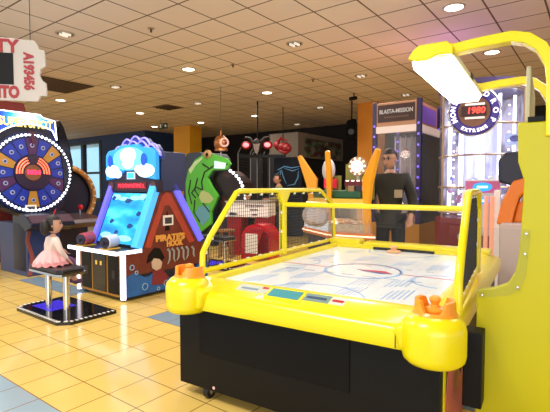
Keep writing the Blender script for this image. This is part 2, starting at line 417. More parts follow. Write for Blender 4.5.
for full in (True, False):
    x = 0.0; tf = dict(loc=(0, 0, 0), rot=(0, 0, 0)) if full else dict(loc=(1.67, 0, 0), rot=(0, 0, R(2.9)))
    mt = Matrix.Translation(tf['loc']) @ Matrix.Rotation(tf['rot'][2], 4, 'Z')  # the far half of the right side is left open for the light tower
    fr = MB(); fr.tube([(x, y, z) for y, z in (FP if full else FP[:5] + [(1.29, 1.325)])], .021, 10); fr.tube([(x, .20, .772), (x, 2.40 if full else 1.29, .772)], .019, 8)
    fo = fr.build('side_fence', YEL, T, smooth=True, **tf)
    p = MB(); p.box(x - .026, x + .026, 1.262, 1.318, .75, 1.325)
    p.prism([(1.262, 1.20), (1.262, 1.325), (1.19, 1.325), (1.19, 1.30)], 'x', x - .02, x + .02)
    if full: p.prism([(1.318, 1.20), (1.318, 1.325), (1.39, 1.325), (1.39, 1.30)], 'x', x - .02, x + .02)
    p.build('fence_post', YEL, T, bevel=.006, **tf)
    net(N1, x, .028, .0024).build('net', NET, T, **tf)
    if full: net(N2, x, .028, .0022).build('net', NET, T, **tf)
    for poly in ((N1, N2) if full else (N1,)):
        lo = [(x, yy, zz) for yy, zz in poly]
        MB().tube(lo, .005, 5, closed=True).build('lacing_cord', BLK, T, **tf)
        per = []
        for i in range(len(lo)):
            a, b = Vector(lo[i]), Vector(lo[(i + 1) % len(lo)]); k = max(1, int((b - a).length / .16))
            per += [a + (b - a) * (j / k) for j in range(k)]
        for q in per:
            q = mt @ q
            if clip_src is None: clip_src = MB().box(-.009, .009, -.012, .012, -.012, .012).build('net_clip', CLIP, T, loc=q)
            else: copy_part(clip_src, T, q)
# centre crossbar carrying a clear shield
MB().tube([(0, 1.29, 1.20), (1.605, 1.29, 1.20)], .021, 10).build('crossbar', YEL, T, smooth=True)
MB().box(.03, 1.58, 1.287, 1.293, .86, 1.19).build('clear_shield', glass('acrylic', (.97, .98, .98, 1), .025, .008), T)
# casters
for cx, cy in ((.20, .035), (1.42, .035), (.20, 2.30), (1.42, 2.30)):
    c = MB().tube([(cx - .018, cy, .044), (cx + .018, cy, .044)], .044, 18).build('caster', mat('caster_rubber', '#18181a', .5), T, smooth=True)
    MB().tube([(cx - .021, cy, .044), (cx + .021, cy, .044)], .020, 10).build('hub', CHR, c)
    MB().box(cx - .024, cx + .024, cy - .012, cy + .012, .044, .073).build('fork', CHR, c)
h = MB(); h.lathe([(.010, 0), (.010, .003)], (0, 0, 0), 12, 'y'); h.ball((.004, -.002, .006), .007, 8, (1, .3, 1))
h.build('heart_sticker', mat('sticker_pink', '#f0c6c8', .5), T, loc=(.275, -.0135, .098))
# right side graphic and yellow corner strip
box('corner_strip', YEL, T, 1.625, 1.631, .045, .085, .06, .585)
MB().prism([(.02 + a, b) for a, b in ((.09, .06), (.12, .22), (.10, .33), (.13, .44), (.20, .50), (.34, .46), (.5, .30), (.7, .36), (.9, .06))], 'x', 1.624, 1.629).build('side_graphic', mat('graphic_pink', '#c96a58', .4), T)

# mallets (things of their own)
def mallet(p, label, m=ORG):
    o = MB().lathe([(0, 0), (.044, 0), (.050, .006), (.050, .014), (.044, .020), (.022, .024), (.017, .034), (.021, .046), (.026, .056), (.022, .068), (.010, .075), (0, .076)], (0, 0, 0), 28).build('air_hockey_mallet', m, smooth=True)
    v = Matrix.Rotation(TR, 3, 'Z') @ Vector(p); o.location = TO + v
    return tag(o, label, 'mallet')
mallet((.085, -.02, .7945), 'orange mallet in the holder on the corner by the fishing game')
mallet((1.60, -.04, .7945), 'orange mallet in the holder on the corner beside the tall yellow panel')
mallet((.76, 2.13, .7165), 'peach mallet lying on the white playfield at the far goal', mat('peach_plastic', '#f2b98a', .35)).scale = (1.35, 1.35, .9)

# ------------------------------------------------------------------ LIGHT TOWER (same axes as the table)
L = thing('light_tower', 'tall yellow panel with curved arms holding a white lamp over the table', 'lamp tower', TO, TR)
out = [(1.72, 0), (1.72, .80), (1.723, .822), (1.80, .842), (1.861, .872), (1.892, .93), (1.905, 1.02), (1.914, 1.144), (1.922, 1.39), (1.894, 1.481), (1.888, 1.676), (2.36, 1.676), (2.36, 0)]
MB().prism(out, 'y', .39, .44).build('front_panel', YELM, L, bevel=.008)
box('coin_box', BLK, L, 1.675, 1.765, .27, .388, .245, .63, bevel=.006)
box('post', YEL, L, 2.005, 2.13, .37, .46, 1.60, 1.93, bevel=.008)
armp = [(1.44, 2.085), (1.60, 2.085), (1.72, 2.095), (1.85, 2.10), (1.92, 2.08), (1.98, 2.03), (2.02, 1.95), (2.035, 1.80)]
def arm(y): 
    m = MB(); pts = armp; n = len(pts); top = []; bot = []
    for i, (x, z) in enumerate(pts):
        a = pts[max(0, i - 1)]; b = pts[min(n - 1, i + 1)]; d = Vector((b[0] - a[0], b[1] - a[1])).normalized(); nn = Vector((-d.y, d.x)) * .026
        top.append((x + nn.x, z + nn.y)); bot.append((x - nn.x, z - nn.y))
    m.prism(top + bot[::-1], 'y', y - .04, y + .04); return m.build('arm', YEL, L, bevel=.006)
arm(.415); arm(1.46)
box('post', YEL, L, 2.005, 2.13, 1.42, 1.50, 0, 1.90, bevel=.008)
box('score_panel', mat('score_grey', '#b9b79a', .5), L, 1.915, 1.935, .50, 1.40, 1.66, 1.97, bevel=.004)
box('display_box', BLK, L, 1.93, 1.995, .385, .43, 1.676, 1.70)
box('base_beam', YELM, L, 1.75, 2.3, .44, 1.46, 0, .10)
ac = [(1.725, .785), (1.87, .815), (1.915, .85), (1.94, .92), (1.955, 1.15), (1.725, 1.15)]
wn = MB().prism(ac, 'y', .378, .384).build('clear_window', glass('acrylic_window', (.95, .96, .95, 1), .05, .02), L)
for bx, bz in ((1.935, 1.13), (1.932, 1.03), (1.905, .86), (1.745, .80)):
    MB().lathe([(.007, 0), (.006, -.005), (0, -.006)], (bx, .378, bz), 10, 'y').build('bolt', CHR, wn)
hd = MB(); hd.prism([(1.37, 2.075), (1.40, 2.115), (1.55, 2.115), (1.59, 2.075), (1.59, 2.045), (1.37, 2.045)], 'y', .36, 1.56)
hd.build('lamp_housing', mat('housing_cream', '#d8d29a', .5), L)
cp = MB(); cp.prism([(1.36, 2.05), (1.385, 2.09), (1.42, 2.115), (1.56, 2.115), (1.59, 2.085), (1.59, 2.045), (1.52, 2.05), (1.46, 2.03), (1.41, 2.032)], 'y', .33, .385)
cp.build('lamp_end_cap', YEL, L, bevel=.006)
dif = MB(); dif.prism([(1.37, 2.05), (1.38, 2.005), (1.56, 2.005), (1.585, 2.05)], 'y', .387, 1.55)
dif.build('lamp_diffuser', mat('lamp_white', '#fffdf4', .5, emit=9, ecol='#fff8ec'), L)
box('maker_plate', BLK, L, 1.590, 1.594, .95, 1.05, 2.055, 2.085)

# ------------------------------------------------------------------ FISHING GAME  (local x = width to the right, y = away, origin front right corner)
PO = Vector((-1.766, 5.02, 0))
P = thing('fishing_arcade_game', 'pirate themed fishing game with glowing purple edges and cloud topped sign', 'arcade game', PO, GR)
prof = [(.03, .03), (.03, .60), (.22, .60), (.52, 1.34), (.76, 1.34), (1.22, .60), (1.36, .58), (1.36, .03)]
WOODR = mat('side_art_red_brown', '#6a2c22', .45, noise=.35, nscale=9)
MB().prism(prof, 'x', -.985, -.02).build('cabinet', mat('machine_navy', '#161c33', .45), P)
# printed side: brown planks above, blue waves below
sp = MB().prism([(.03, .30), (.03, .58), (.24, .60), (.55, 1.33), (.73, 1.33), (1.18, .60), (1.36, .56), (1.36, .30)], 'x', -.02, -.004).build('side_panel', WOODR, P)
wv = [(.03, .05)] + [(.03 + 1.33 * i / 24, .26 + .045 * math.sin(i * .9) + .04 * math.sin(i * .37)) for i in range(25)] + [(1.36, .05)]
MB().prism(wv, 'x', -.02, -.001).build('sea_panel', mat('sea_blue', '#1f5fa8', .4, noise=.4, nscale=8), P)
MB().prism([(.30, .62), (.58, 1.25), (.65, 1.29), (.72, 1.25), (1.11, .62), (1.02, .60), (.69, 1.12), (.61, 1.12), (.39, .60)], 'x', -.006, .003).build('plank_trim', mat('plank_red', '#a8402e', .45, noise=.3, nscale=18), sp)
MB().prism([(.615, .80), (.65, 1.05), (.69, .80)], 'x', -.006, .002).build('dark_cleft', BLK, sp)
nt_ = MB().prism([(.585, .865), (.585, .995), (.745, .995), (.745, .865)], 'x', -.004, .006).build('notice', PAPER, P)
MB().prism([(.61, .885), (.61, .965), (.72, .965), (.72, .885)], 'x', .005, .0075).build('notice_print', INK, nt_)
LET = mat('lettering_orange', '#e2a24a', .4)
text("PIRATE'S", .105, LET, sp, (.004, .70, .705), FX, width=.47, depth=.004, bold=.006)
text("HOOK", .10, LET, sp, (.004, .765, .625), FX, width=.27, depth=.004, bold=.006)
# generic buccaneer drawing: hat, face, coat, and silver fish bones
MB().prism([(.33, .42), (.36, .52), (.45, .60), (.53, .58), (.60, .46), (.56, .42), (.46, .47)], 'x', -.004, .005).build('drawn_hat', BLK, sp)
MB().prism([(.40, .42), (.43, .47), (.52, .45), (.56, .40), (.54, .33), (.47, .31), (.41, .35)], 'x', -.004, .0055).build('drawn_face', mat('drawn_skin', '#c9b09a', .5), sp)
MB().prism([(.42, .31), (.56, .32), (.66, .20), (.60, .12), (.40, .14)], 'x', -.004, .005).build('drawn_coat', mat('drawn_coat_red', '#7c2430', .5), sp)
m = MB()
for k, (yy, zz, hh) in enumerate(((.67, .50, .19), (.74, .50, .17), (.82, .50, .15), (.90, .50, .17), (.98, .50, .15), (1.08, .49, .12))):
    m.tube([(.003, yy - .02, zz + .06), (.003, yy + .015, zz + .02), (.003, yy + .01, zz - hh * .4), (.003, yy - .02 + .05 * (k % 2), zz - hh * .7)], [.016, .013, .012, .006], 6)
m.build('drawn_fish_bone', mat('drawn_silver', '#9aa2a0', .4), sp)
m = MB()
for yy, zz, rr in ((.12, .40, .03), (.18, .33, .02), (.30, .14, .04), (.62, .13, .035), (.5, .08, .02)):
    m.tube([(.002, yy + rr * math.cos(a * PI / 6), zz + rr * math.sin(a * PI / 6)) for a in range(12)], .006, 5, closed=True)
m.build('drawn_bubble', mat('bubble_blue', '#8fb8d8', .4), sp)
# glowing edge strips
LBL = mat('strip_blue', '#3aa8f8', .4, emit=.6, ecol='#5ab8ff'); LVI = mat('strip_violet', '#5a54f4', .4, emit=.7, ecol='#7a74ff'); LWH = mat('strip_white', '#ffffff', .4, emit=2.2, ecol='#e6e4ff')
def strip(name, a, b, x0, x1, m, wdt=.085):
    d = Vector((b[0] - a[0], b[1] - a[1])).normalized(); n = Vector((-d.y, d.x)) * wdt
    return MB().prism([a, b, (b[0] + n.x, b[1] + n.y), (a[0] + n.x, a[1] + n.y)], 'x', x0, x1).build(name, m, P, bevel=.006)
strip('light_strip', (.25, .60), (.55, 1.37), -.10, .02, LBL)
strip('light_strip', (.25, .60), (.55, 1.37), -1.0, -.925, LVI)
strip('light_strip', (.72, 1.37), (1.20, .60), -.10, .02, LVI)
strip('light_strip', (.72, 1.37), (1.20, .60), -1.0, -.925, LVI)
MB().box(-.09, .012, .50, .78, 1.33, 1.42).build('light_strip', LVI, P, bevel=.006)
# deck
dk = MB().box(-1.02, .02, -.10, .26, .575, .605).build('deck', mat('deck_dark', '#2a2430', .35), P, bevel=.005)
MB().box(-1.025, .03, -.115, -.095, .57, .612).build('deck_light', LWH, dk)
MB().box(.0205, .032, -.10, .24, .57, .612).build('deck_light', LWH, dk)
MB().box(-.045, .005, -.01, .032, .03, .57).build('corner_light', LWH, P)
MB().box(-1.005, -.96, -.01, .032, .03, .57).build('corner_light', LWH, P)
fp = MB().box(-.955, -.05, .005, .03, .05, .56).build('front_panel', mat('front_gold', '#b07a24', .45), P)
for x0, x1 in ((-.90, -.68), (-.31, -.09)):
    d = MB().box(x0, x1, -.004, .006, .08, .53).build('cash_door', BLK, P, bevel=.004)
    MB().box(x0 + .09, x1 - .07, -.008, -.002, .26, .36).build('lock_plate', DARK, d)
d = MB().box(-.64, -.35, -.006, .006, .08, .55).build('coin_door', BLKG, P, bevel=.004)
for xx in (-.55, -.45): MB().box(xx - .016, xx + .016, -.010, -.004, .40, .45).build('coin_slot', mat('coin_slot_gold', '#e8b850', .4, emit=.6), d)
for xx, mm, lab in ((-.86, mat('reel_red', '#b0485a', .35), 'red fishing reel'), (-.33, mat('reel_white', '#d7dcee', .35), 'white fishing reel')):
    r_ = MB().tube([(xx - .03, .14, .70), (xx + .02, -.03, .69)], .078, 24).build('fishing_reel', mm, P, smooth=True, bevel=.008); r_['label'] = lab
    MB().tube([(xx + .021, -.034, .69), (xx + .026, -.052, .69)], .066, 24).build('spool_face', mat('reel_dark', '#2a2638', .3), r_, smooth=True)
    MB().tube([(xx + .026, -.055, .69), (xx + .075, -.085, .67)], .010, 8).build('crank_handle', BLK, r_)
    MB().box(xx - .06, xx + .12, -.07, .12, .604, .622).build('reel_mount', mat('mount_gold', '#d8a838', .35, .5), r_, bevel=.006)
# slanted screen on the front slope
def slope_pt(x, t, off): 
    d = Vector((.30, .74)).normalized(); n = Vector((-d.y, d.x)); y = .22 + .30 * t + n.x * off; z = .60 + .74 * t + n.y * off
    return (x, y, z)
def slab(name, x0, x1, t0, t1, o0, o1, m, par=P):
    pts = [slope_pt(x, t, o) for o in (o0, o1) for x, t in ((x0, t0), (x1, t0), (x1, t1), (x0, t1))]
    return MB().hull(pts, ((0, 1, 2, 3), (7, 6, 5, 4), (0, 4, 5, 1), (1, 5, 6, 2), (2, 6, 7, 3), (3, 7, 4, 0))).build(name, m, par)
bz = slab('screen_bezel', -.925, -.075, .02, .98, 0, .012, BLKG)
sc_ = slab('screen', -.90, -.095, .05, .90, .012, .016, noise_emit('underwater_screen', [(.30, '#0f74c4'), (.50, '#1fa8e4'), (.72, '#5ad4f2')], 2.2, .50, (1, 1, 3), 3))
for (x, t, a, b) in ((-.80, .83, .10, .05), (-.62, .80, .12, .035), (-.38, .82, .12, .04), (-.22, .84, .10, .05), (-.75, .17, .13, .05), (-.35, .14, .16, .05)):
    MB().hull([slope_pt(x + a * math.cos(k * PI / 8), t + b * math.sin(k * PI / 8), .0163) for k in range(16)], (tuple(range(16)),)).build('screen_cloud', mat('screen_pale', '#8fe0f6', .4, emit=.5), sc_)
fishm = mat('screen_dark_fish', '#123a78', .4, emit=.5)
for (x, t, s_) in ((-.84, .80, .05), (-.50, .76, .09), (-.14, .80, .05), (-.72, .40, .05), (-.30, .34, .07), (-.55, .22, .05), (-.20, .55, .06)):
    q = [(x - s_, t), (x - s_ * .5, t + .05), (x + s_ * .3, t + .04), (x + s_, t + .015), (x + s_ * .3, t - .03), (x - s_ * .5, t - .035)]
    pts = [slope_pt(a, b, .0165) for a, b in q]; MB().hull(pts, ((0, 1, 2, 3, 4, 5),)).build('screen_figure', fishm, sc_)
# head unit: LED message bar, marquee, clouds
hu = MB().box(-1.0, .02, .55, .95, 1.30, 1.80).build('head_box', mat('head_navy', '#26345e', .4), P, bevel=.01)
lb = MB(); lb.prism([(-1.02, 1.29), (.05, 1.29), (.05, 1.44), (-.22, 1.47), (-.36, 1.56), (-.62, 1.56), (-.76, 1.47), (-1.02, 1.44)], 'y', .47, .55)
lb = lb.build('message_board', mat('board_dark', '#1d1830', .35), P, bevel=.006)
MB().box(-.80, -.17, .462, .472, 1.325, 1.415).build('led_display', mat('led_back', '#5a0a12', .4, emit=.5), lb)
text('M DOWNTIME L', .07, mat('led_red', '#ff3048', .4, emit=2.0), lb, (-.485, .460, 1.368), FY, width=.56)
for xx in (-.93, -.03): MB().lathe([(.055, -.012), (.055, 0)], (xx, .47, 1.37), 20, 'y').build('porthole', mat('porthole_brown', '#5b3030', .4), lb)
em = MB().box(-.57, -.40, .458, .472, 1.455, 1.55).build('emblem', mat('emblem_white', '#b9c4d8', .4, emit=.6), lb)
MB().box(-.55, -.42, .452, .459, 1.47, 1.535).build('emblem_picture', mat('emblem_cyan', '#35b4e0', .4, emit=.9), em)
mq = MB(); mq.prism([(-1.02, 1.445), (-.76, 1.475), (-.62, 1.565), (-.36, 1.565), (-.22, 1.475), (.05, 1.445), (.05, 1.78), (-.02, 1.84), (-.25, 1.86), (-.30, 1.90), (-.68, 1.90), (-.74, 1.86), (-.95, 1.84), (-1.02, 1.78)], 'y', .44, .50)
mq = mq.build('marquee', mat('marquee_cyan', '#2a9be8', .4, emit=.40, ecol='#2f9df0'), P, bevel=.008)
def blob(name, m, par, parts, y0, y1):
    b = MB()
    for k, (cx_, cz_, rx, rz) in enumerate(parts):
        b.prism([(cx_ + rx * math.cos(2 * PI * i / 26), cz_ + rz * math.sin(2 * PI * i / 26)) for i in range(26)], 'y', y0 - .0012 * k, y1)
    return b.build(name, m, par)
WG = mat('marquee_white_glow', '#e8f4fa', .4, emit=.75, ecol='#e2f6ff'); CG_ = mat('marquee_pale_cyan', '#6fd0f4', .4, emit=.45)
blob('lit_sky', CG_, mq, ((-.50, 1.72, .34, .15),), .434, .439)
blob('lit_centre_glow', WG, mq, ((-.50, 1.76, .17, .10), (-.50, 1.66, .12, .07)), .429, .433)  # white centre blobs paint the backlight glow of the sign
blob('lit_snow', WG, mq, ((-.85, 1.56, .16, .085), (-.72, 1.52, .08, .05)), .429, .433)
blob('lit_snow', WG, mq, ((-.14, 1.56, .18, .085), (-.28, 1.58, .08, .05)), .429, .433)
blob('lit_figure', mat('marquee_blue_figure', '#1c4cc0', .4, emit=.5), mq, ((-.90, 1.70, .05, .08),), .426, .433)
blob('lit_figure', mat('marquee_blue_figure', '#1c4cc0'), mq, ((-.17, 1.70, .055, .08),), .426, .433)
def wave(dz, a, nn, ph=0, x0=-.95, x1=.08):
    pts = []
    for i in range(61):
        t = i / 60; x = x0 + (x1 - x0) * t
        z = 1.74 + dz * math.sin(PI * min(1, max(0, t))) ** .75 + a * abs(math.sin(PI * nn * t + ph))
        pts.append((x, z))
    return pts
top = wave(.22, .05, 5)
MB().prism([(-.95, 1.70)] + top + [(.08, 1.70)], 'y', .51, .57).build('cloud_board', mat('cloud_blue', '#20367c', .4, emit=.12), P)
NEON = mat('neon_lavender', '#8a80ff', .4, emit=1.1, ecol='#8278ff')
for dz, a, nn, ph in ((.22, .05, 5, 0), (.165, .045, 5, .9), (.11, .04, 6, .3)):
    MB().tube([(x, .50, z) for x, z in wave(dz, a, nn, ph)], .011, 6).build('neon_cloud', NEON, P)

# benches with their platforms
def bench(name, label, c, rz, group=None):
    b = thing(name, label, 'bench', c, rz, group)
    pl = MB().prism([(-.54, -.10), (-.46, -.22), (.40, -.22), (.50, -.12), (.50, .38), (-.54, .38)], 'z', .0, .035).build('platform', BLKG, b)
    hz = MB(); edge = [(-.54, .20), (-.54, -.10), (-.46, -.22), (.40, -.22), (.50, -.12), (.50, .38)]
    for (a, c_) in zip(edge, edge[1:]):
        a = Vector(a); c_ = Vector(c_); n = max(1, int((c_ - a).length / .05))
        for i in range(0, n):
            p0 = a + (c_ - a) * (i / n); p1 = a + (c_ - a) * ((i + .5) / n); d = (c_ - a).normalized(); nn = Vector((-d.y, d.x)) * .03
            hz.prism([tuple(p0), tuple(p1), tuple(p1 + nn), tuple(p0 + nn)], 'z', .03, .037)
    hz.build('hazard_edge', WHT, pl)
    gl = MB()
    for i in range(9): gl.box(-.40 + i * .045, -.385 + i * .045, -.08, .22, .034, .0375)
    gl.build('reflection_line', mat('reflection_violet', '#4a34d0', .4, emit=.8, ecol='#4a38ff'), pl)  # glowing lines paint the violet reflections on the black platform
    st = MB().prism([(-.34, -.11), (-.29, -.15), (.29, -.15), (.34, -.11), (.34, .11), (.29, .15), (-.29, .15), (-.34, .11)], 'z', .475, .525).build('seat', mat('seat_vinyl', '#1d1a20', .3), b, bevel=.015)
    MB().prism([(-.34, -.12), (-.29, -.155), (.29, -.155), (.34, -.12), (.34, .12), (.29, .155), (-.29, .155), (-.34, .12)], 'z', .452, .476).build('seat_rim', CHR, st)
    for x in (-.19, .19): MB().tube([(x, 0, .03), (x, 0, .46)], .034, 16).build('leg', CHR, b, smooth=True)
    return b
bench('player_bench', 'black bench on chrome legs where the girl sits', (-2.33, 4.61, 0), GR)
bp = at(216, 186, 7.35)
bench('player_bench', 'bench behind the fishing game seen through the fence net', (bp.x, bp.y, 0), GR)

# ------------------------------------------------------------------ WHEEL GAME (front looks to local +x, y runs away to the right)
WO = Vector((-3.70, 6.47, 0))
W = thing('prize_wheel_game', 'tall navy prize wheel game ringed with white bulbs', 'arcade game', WO, GR)
NV = mat('wheel_navy', '#121a40', .35, noise=.2, nscale=5)
MB().prism([(-.44, 1.10), (-.44, 2.10), (-.36, 2.35), (.52, 2.30), (.60, 2.05), (.60, 1.10), (.50, .92), (.50, .05), (0, .05), (0, .92)], 'x', -.50, -.03).build('cabinet', mat('wheel_black_navy', '#121427', .35), W, bevel=.02)
MB().box(-.98, -.02, .0, .50, .0, .80).build('base', mat('base_navy', '#2a3d72', .4), W, bevel=.01)
MB().prism([(.0, .02), (.06, .02), (.10, .30), (.03, .55), (.10, .86), (.04, .86), (-.02, .55), (.04, .30)], 'x', -.02, -.005).build('edge_trim', mat('trim_copper', '#8a4a44', .4), W)
con = MB().prism([(-.05, .80), (-.05, .98), (.16, .92), (.30, .82), (.30, .76), (.10, .70)], 'y', -.08, .58).build('console', mat('console_dark', '#17182a', .35), W, bevel=.01)
MB().prism([(.16, .925), (.30, .825), (.30, .832), (.16, .932)], 'y', -.06, .56).build('console_trim', mat('console_copper', '#4a3440', .4), con)
MB().tube([(.18, .30, .92), (.20, .34, 1.02)], .010, 8).build('lever', RED, con)
nt_ = MB().box(-.002, .012, -.02, .14, .985, 1.085).build('notice', PAPER, W); MB().box(.012, .014, .005, .115, 1.01, 1.06).build('notice_print', INK, nt_)
WC = (.10, 1.565)
face = MB().lathe([(.61, -.03), (.61, .0), (.0, .0)], (0, WC[0], WC[1]), 64, 'x').build('wheel', NV, W)
BLU = mat('wedge_blue', '#1f2e8c', .35, emit=.18); GLD = mat('wedge_gold', '#a87828', .35, emit=.05); PUR = mat('wedge_purple', '#48204e', .35)
for k in range(16):
    a0, a1 = k * 22.5 - 11.25 + 1.2, k * 22.5 + 11.25 - 1.2
    o_, i_ = arc(WC[0], WC[1], .515, a0, a1, 5), arc(WC[0], WC[1], .275, a0, a1, 5)
    mm = GLD if k in (2, 7, 12) else (PUR if k in (4, 9, 15) else BLU)
    wd = MB().prism(o_ + i_[::-1], 'x', 0, .006).build('wedge', mm, face)
    a = R(k * 22.5); c_ = (WC[0] + .41 * math.cos(a), WC[1] + .41 * math.sin(a))
    MB().lathe([(.032, .006), (.032, .012)], (0, c_[0], c_[1]), 14, 'x').build('number_badge', mat('badge_grey', '#9aa0c8', .4), wd)
    MB().lathe([(.018, .012), (.018, .014)], (0, c_[0], c_[1]), 12, 'x').build('badge_centre', NAVY, wd)
hub = MB().lathe([(.265, 0), (.26, .02), (0, .02)], (0, WC[0], WC[1]), 40, 'x').build('hub', mat('hub_dark', '#2a1b30', .35), face)
NR = mat('neon_red', '#ff7a58', .4, emit=1.8, ecol='#ff6040')
for rr in (.235, .197, .159):
    for a0, a1 in ((112, 185), (-5, 68)):
        MB().tube([(.028, y, z) for y, z in arc(WC[0], WC[1], rr, a0, a1, 12)], .010, 6).build('neon_arc', NR, hub)
MB().lathe([(.12, .02), (.115, .03), (0, .03)], (0, WC[0], WC[1]), 28, 'x').build('hub_plate', mat('hub_bronze', '#7a4a2c', .4), hub)
text('1024', .085, mat('neon_pink_red', '#ff2a50', .4, emit=3.0), hub, (.034, WC[0], WC[1] + .005), FX, width=.19, depth=.004, bold=.004)
MB().prism([(WC[0] - .05, WC[1] + .61), (WC[0] + .05, WC[1] + .61), (WC[0], WC[1] + .40)], 'x', .0, .03).build('pointer', mat('pointer_plum', '#4c1c30', .35), W)
bulb = None
for k in range(60):
    a = R(90 + (k + .5) * 6); y, z = WC[0] + .565 * math.cos(a), WC[1] + .565 * math.sin(a)
    if bulb is None: bulb = MB().ball((0, 0, 0), .021, 10).build('bulb', mat('bulb_white', '#ffffff', .4, emit=3.0, ecol='#e8eeff'), W, loc=(.012, y, z))
    else: copy_part(bulb, W, (.012, y, z))
# marquee with arched lower edge
low = arc(WC[0], WC[1], .72, 136, 60, 14)
mq = MB().prism([(-.41, 2.44)] + [(-.42, 2.10)] + low[1:-1] + [(.46, 2.08), (.44, 2.37), (.26, 2.40), (.22, 2.44), (-.06, 2.44)], 'x', -.05, .02).build('marquee', sign_glow('wheel_marquee', (0, .04, 2.36), .42, [(.15, '#1c46b8'), (.45, '#2ea4ee'), (.8, '#c8f2fa')], .5), W)  # pale middle of the ramp paints the glow of the backlight
MB().tube([(.022, y, z) for y, z in [(-.41, 2.44), (-.06, 2.44), (.22, 2.44), (.26, 2.40), (.44, 2.37), (.46, 2.08)] + low[::-1][1:-1] + [(-.42, 2.10)]], .010, 6, closed=True).build('marquee_edge', mat('marquee_white', '#ffffff', .4, emit=2.5), mq)
text('SUPER SHOT', .17, mat('marquee_letters', '#ffe07a', .4, emit=1.0), mq, (.022, .02, 2.29), FX, width=.76, depth=.006, bold=.004)
MB().prism([(.56, 1.25), (.70, 1.40), (.72, 1.75), (.66, 2.05), (.58, 2.30), (.52, 2.40), (.50, 2.0), (.56, 1.6)], 'x', -.30, .02).build('side_fin', BLKG, W, bevel=.01)

# ------------------------------------------------------------------ second machine with a gold rimmed drum, set back beyond the wheel
DO = Vector((-3.86, 8.03, 0))
D_ = thing('drum_game', 'dark drum machine with ornate gold rim behind the prize wheel', 'arcade game', DO, GR)
MB().box(-.7, -.05, -.45, .45, 0, .85).build('base', NV, D_, bevel=.02)
dr = MB().lathe([(.58, -.30), (.60, -.05), (.60, .0), (.50, .0), (.48, -.06), (0, -.08)], (0, 0, 1.17), 48, 'x').build('drum', mat('drum_dark', '#10142c', .3), D_, smooth=True)
m = MB(); m.tube([(.0, .545 * math.cos(a * PI / 24), 1.17 + .545 * math.sin(a * PI / 24)) for a in range(48)], .055, 8, closed=True)
rim = m.build('gold_rim', mat('rim_gold', '#b98248', .35, .5, noise=.5, nscale=14), D_, smooth=True)
for a in range(28):
    an = a * 2 * PI / 28; s_ = MB().ball((.05, .545 * math.cos(an), 1.17 + .545 * math.sin(an)), .026, 8).build('rim_stud', mat('stud_cream', '#d8b48c', .4), rim)
cn = MB().prism([(-.05, .62), (-.05, .86), (.45, .78), (.5, .70), (.4, .62)], 'y', -.35, .45).build('console', mat('console_plum', '#4a3038', .4), D_, bevel=.015)
j = MB().tube([(.28, .12, .80), (.28, .12, .95)], .012, 8).build('joystick', CHR, cn); MB().ball((.28, .12, .98), .05, 14).build('joystick_ball', mat('ball_red', '#d02028', .3), j, smooth=True)

# red cabinet whose top shows above the wheel game
rc = at(2, 186, 7.6)
rcab = thing('prize_cabinet', 'tall red cabinet standing behind the prize wheel game', 'prize cabinet', (rc.x - .30, rc.y, 0), GR)
MB().box(-.7, .0, 0, .75, 0, 2.45).build('cabinet', mat('cabinet_dark_red', '#6a1c1a', .5), rcab, bevel=.02)
MB().prism([(-.1, 2.4), (.78, 2.4), (.68, 2.9), (-.1, 2.9)], 'x', -.7, .02).build('header', mat('header_red', '#8a2a20', .5), rcab, bevel=.02)
MB().box(.0, .025, -.10, .12, 2.42, 2.88).build('header_light', mat('header_orange', '#ee5a20', .5, emit=.5), rcab)

# hanging ticket shaped sign
ts = thing('ticket_sign', 'white ticket shaped sign with red letters hanging from the ceiling', 'sign', at(8, 70, 4.2), R(12))
k_ = 4.2 / 435
tk = [(-.44, -.29), (.26, -.29), (.285, -.235), (.34, -.235), (.335, -.11), (.30, -.085), (.28, -.04), (.29, .02), (.335, .05), (.325, .20), (.28, .205), (.265, .25), (.24, .285), (-.44, .31)]
tb = MB().prism(tk, 'y', -.02, .02).build('board', mat('sign_white', '#cfc6be', .6), ts, bevel=.004)
SR = mat('sign_red', '#a82a30', .5)
text('CITY', .17, SR, tb, (-.075, -.024, .215), FY, width=.36, depth=.004, bold=.006)
text('PUNTO', .15, SR, tb, (-.09, -.024, -.215), FY, width=.38, depth=.004, bold=.008)
text('A193456', .115, SR, tb, (.185, -.024, -.01), (PI / 2, PI / 2, 0), width=.36, depth=.004, bold=.006)
for x0, x1 in ((-.42, -.30), (-.27, -.14), (-.115, .055)): MB().box(x0, x1, -.026, -.018, -.14, .155).build('bar', BLK, tb)
for x in (-.3, .2): MB().tube([(x, 0, .25), (x, 0, GZ - ts.location.z)], .004, 6).build('hanging_wire', DARK, ts)

# ------------------------------------------------------------------ FROG GAME (local x = towards its front, seen from its side; y = away)
FO = at(182, 186, 10.4) * Vector((1, 1, 0))
FG = thing('frog_game', 'green frog shaped ball throwing game with bulb lit mouth', 'arcade game', FO, GR)
def fp_(px, py, y=0):
    k = (px - 275) / F; ox = FO.x + y * G2.x; oy = FO.y + y * G2.y
    x = (k * oy - ox) / (G1.x - k * G1.y); Dd = oy + x * G1.y
    return (x, CAMZ + (186.4 - py) * Dd / F)
MB().prism([fp_(182.5, 236), fp_(182.5, 160), fp_(187, 153.5), fp_(199, 152), fp_(203, 158), fp_(205, 236)], 'y', .03, .95).build('cabinet', mat('frog_cabinet', '#2c3a4c', .5), FG, bevel=.01)
bx0, bz0 = fp_(182.5, 236)
MB().box(.0, 1.0, .03, .95, 0, .75).build('base', mat('frog_base', '#1b2230', .5), FG, bevel=.01)
GRN = mat('frog_green', '#4fae34', .4, noise=.15, nscale=6)
fg = [(188, 206), (186, 186), (189, 172), (196, 160), (203, 155.5), (211, 153.5), (219, 156), (228, 159), (231.5, 164), (227, 170), (214, 170.5), (208.5, 178), (213, 187), (219, 196), (216, 204), (212, 212), (212, 224), (202, 232), (193, 224)]
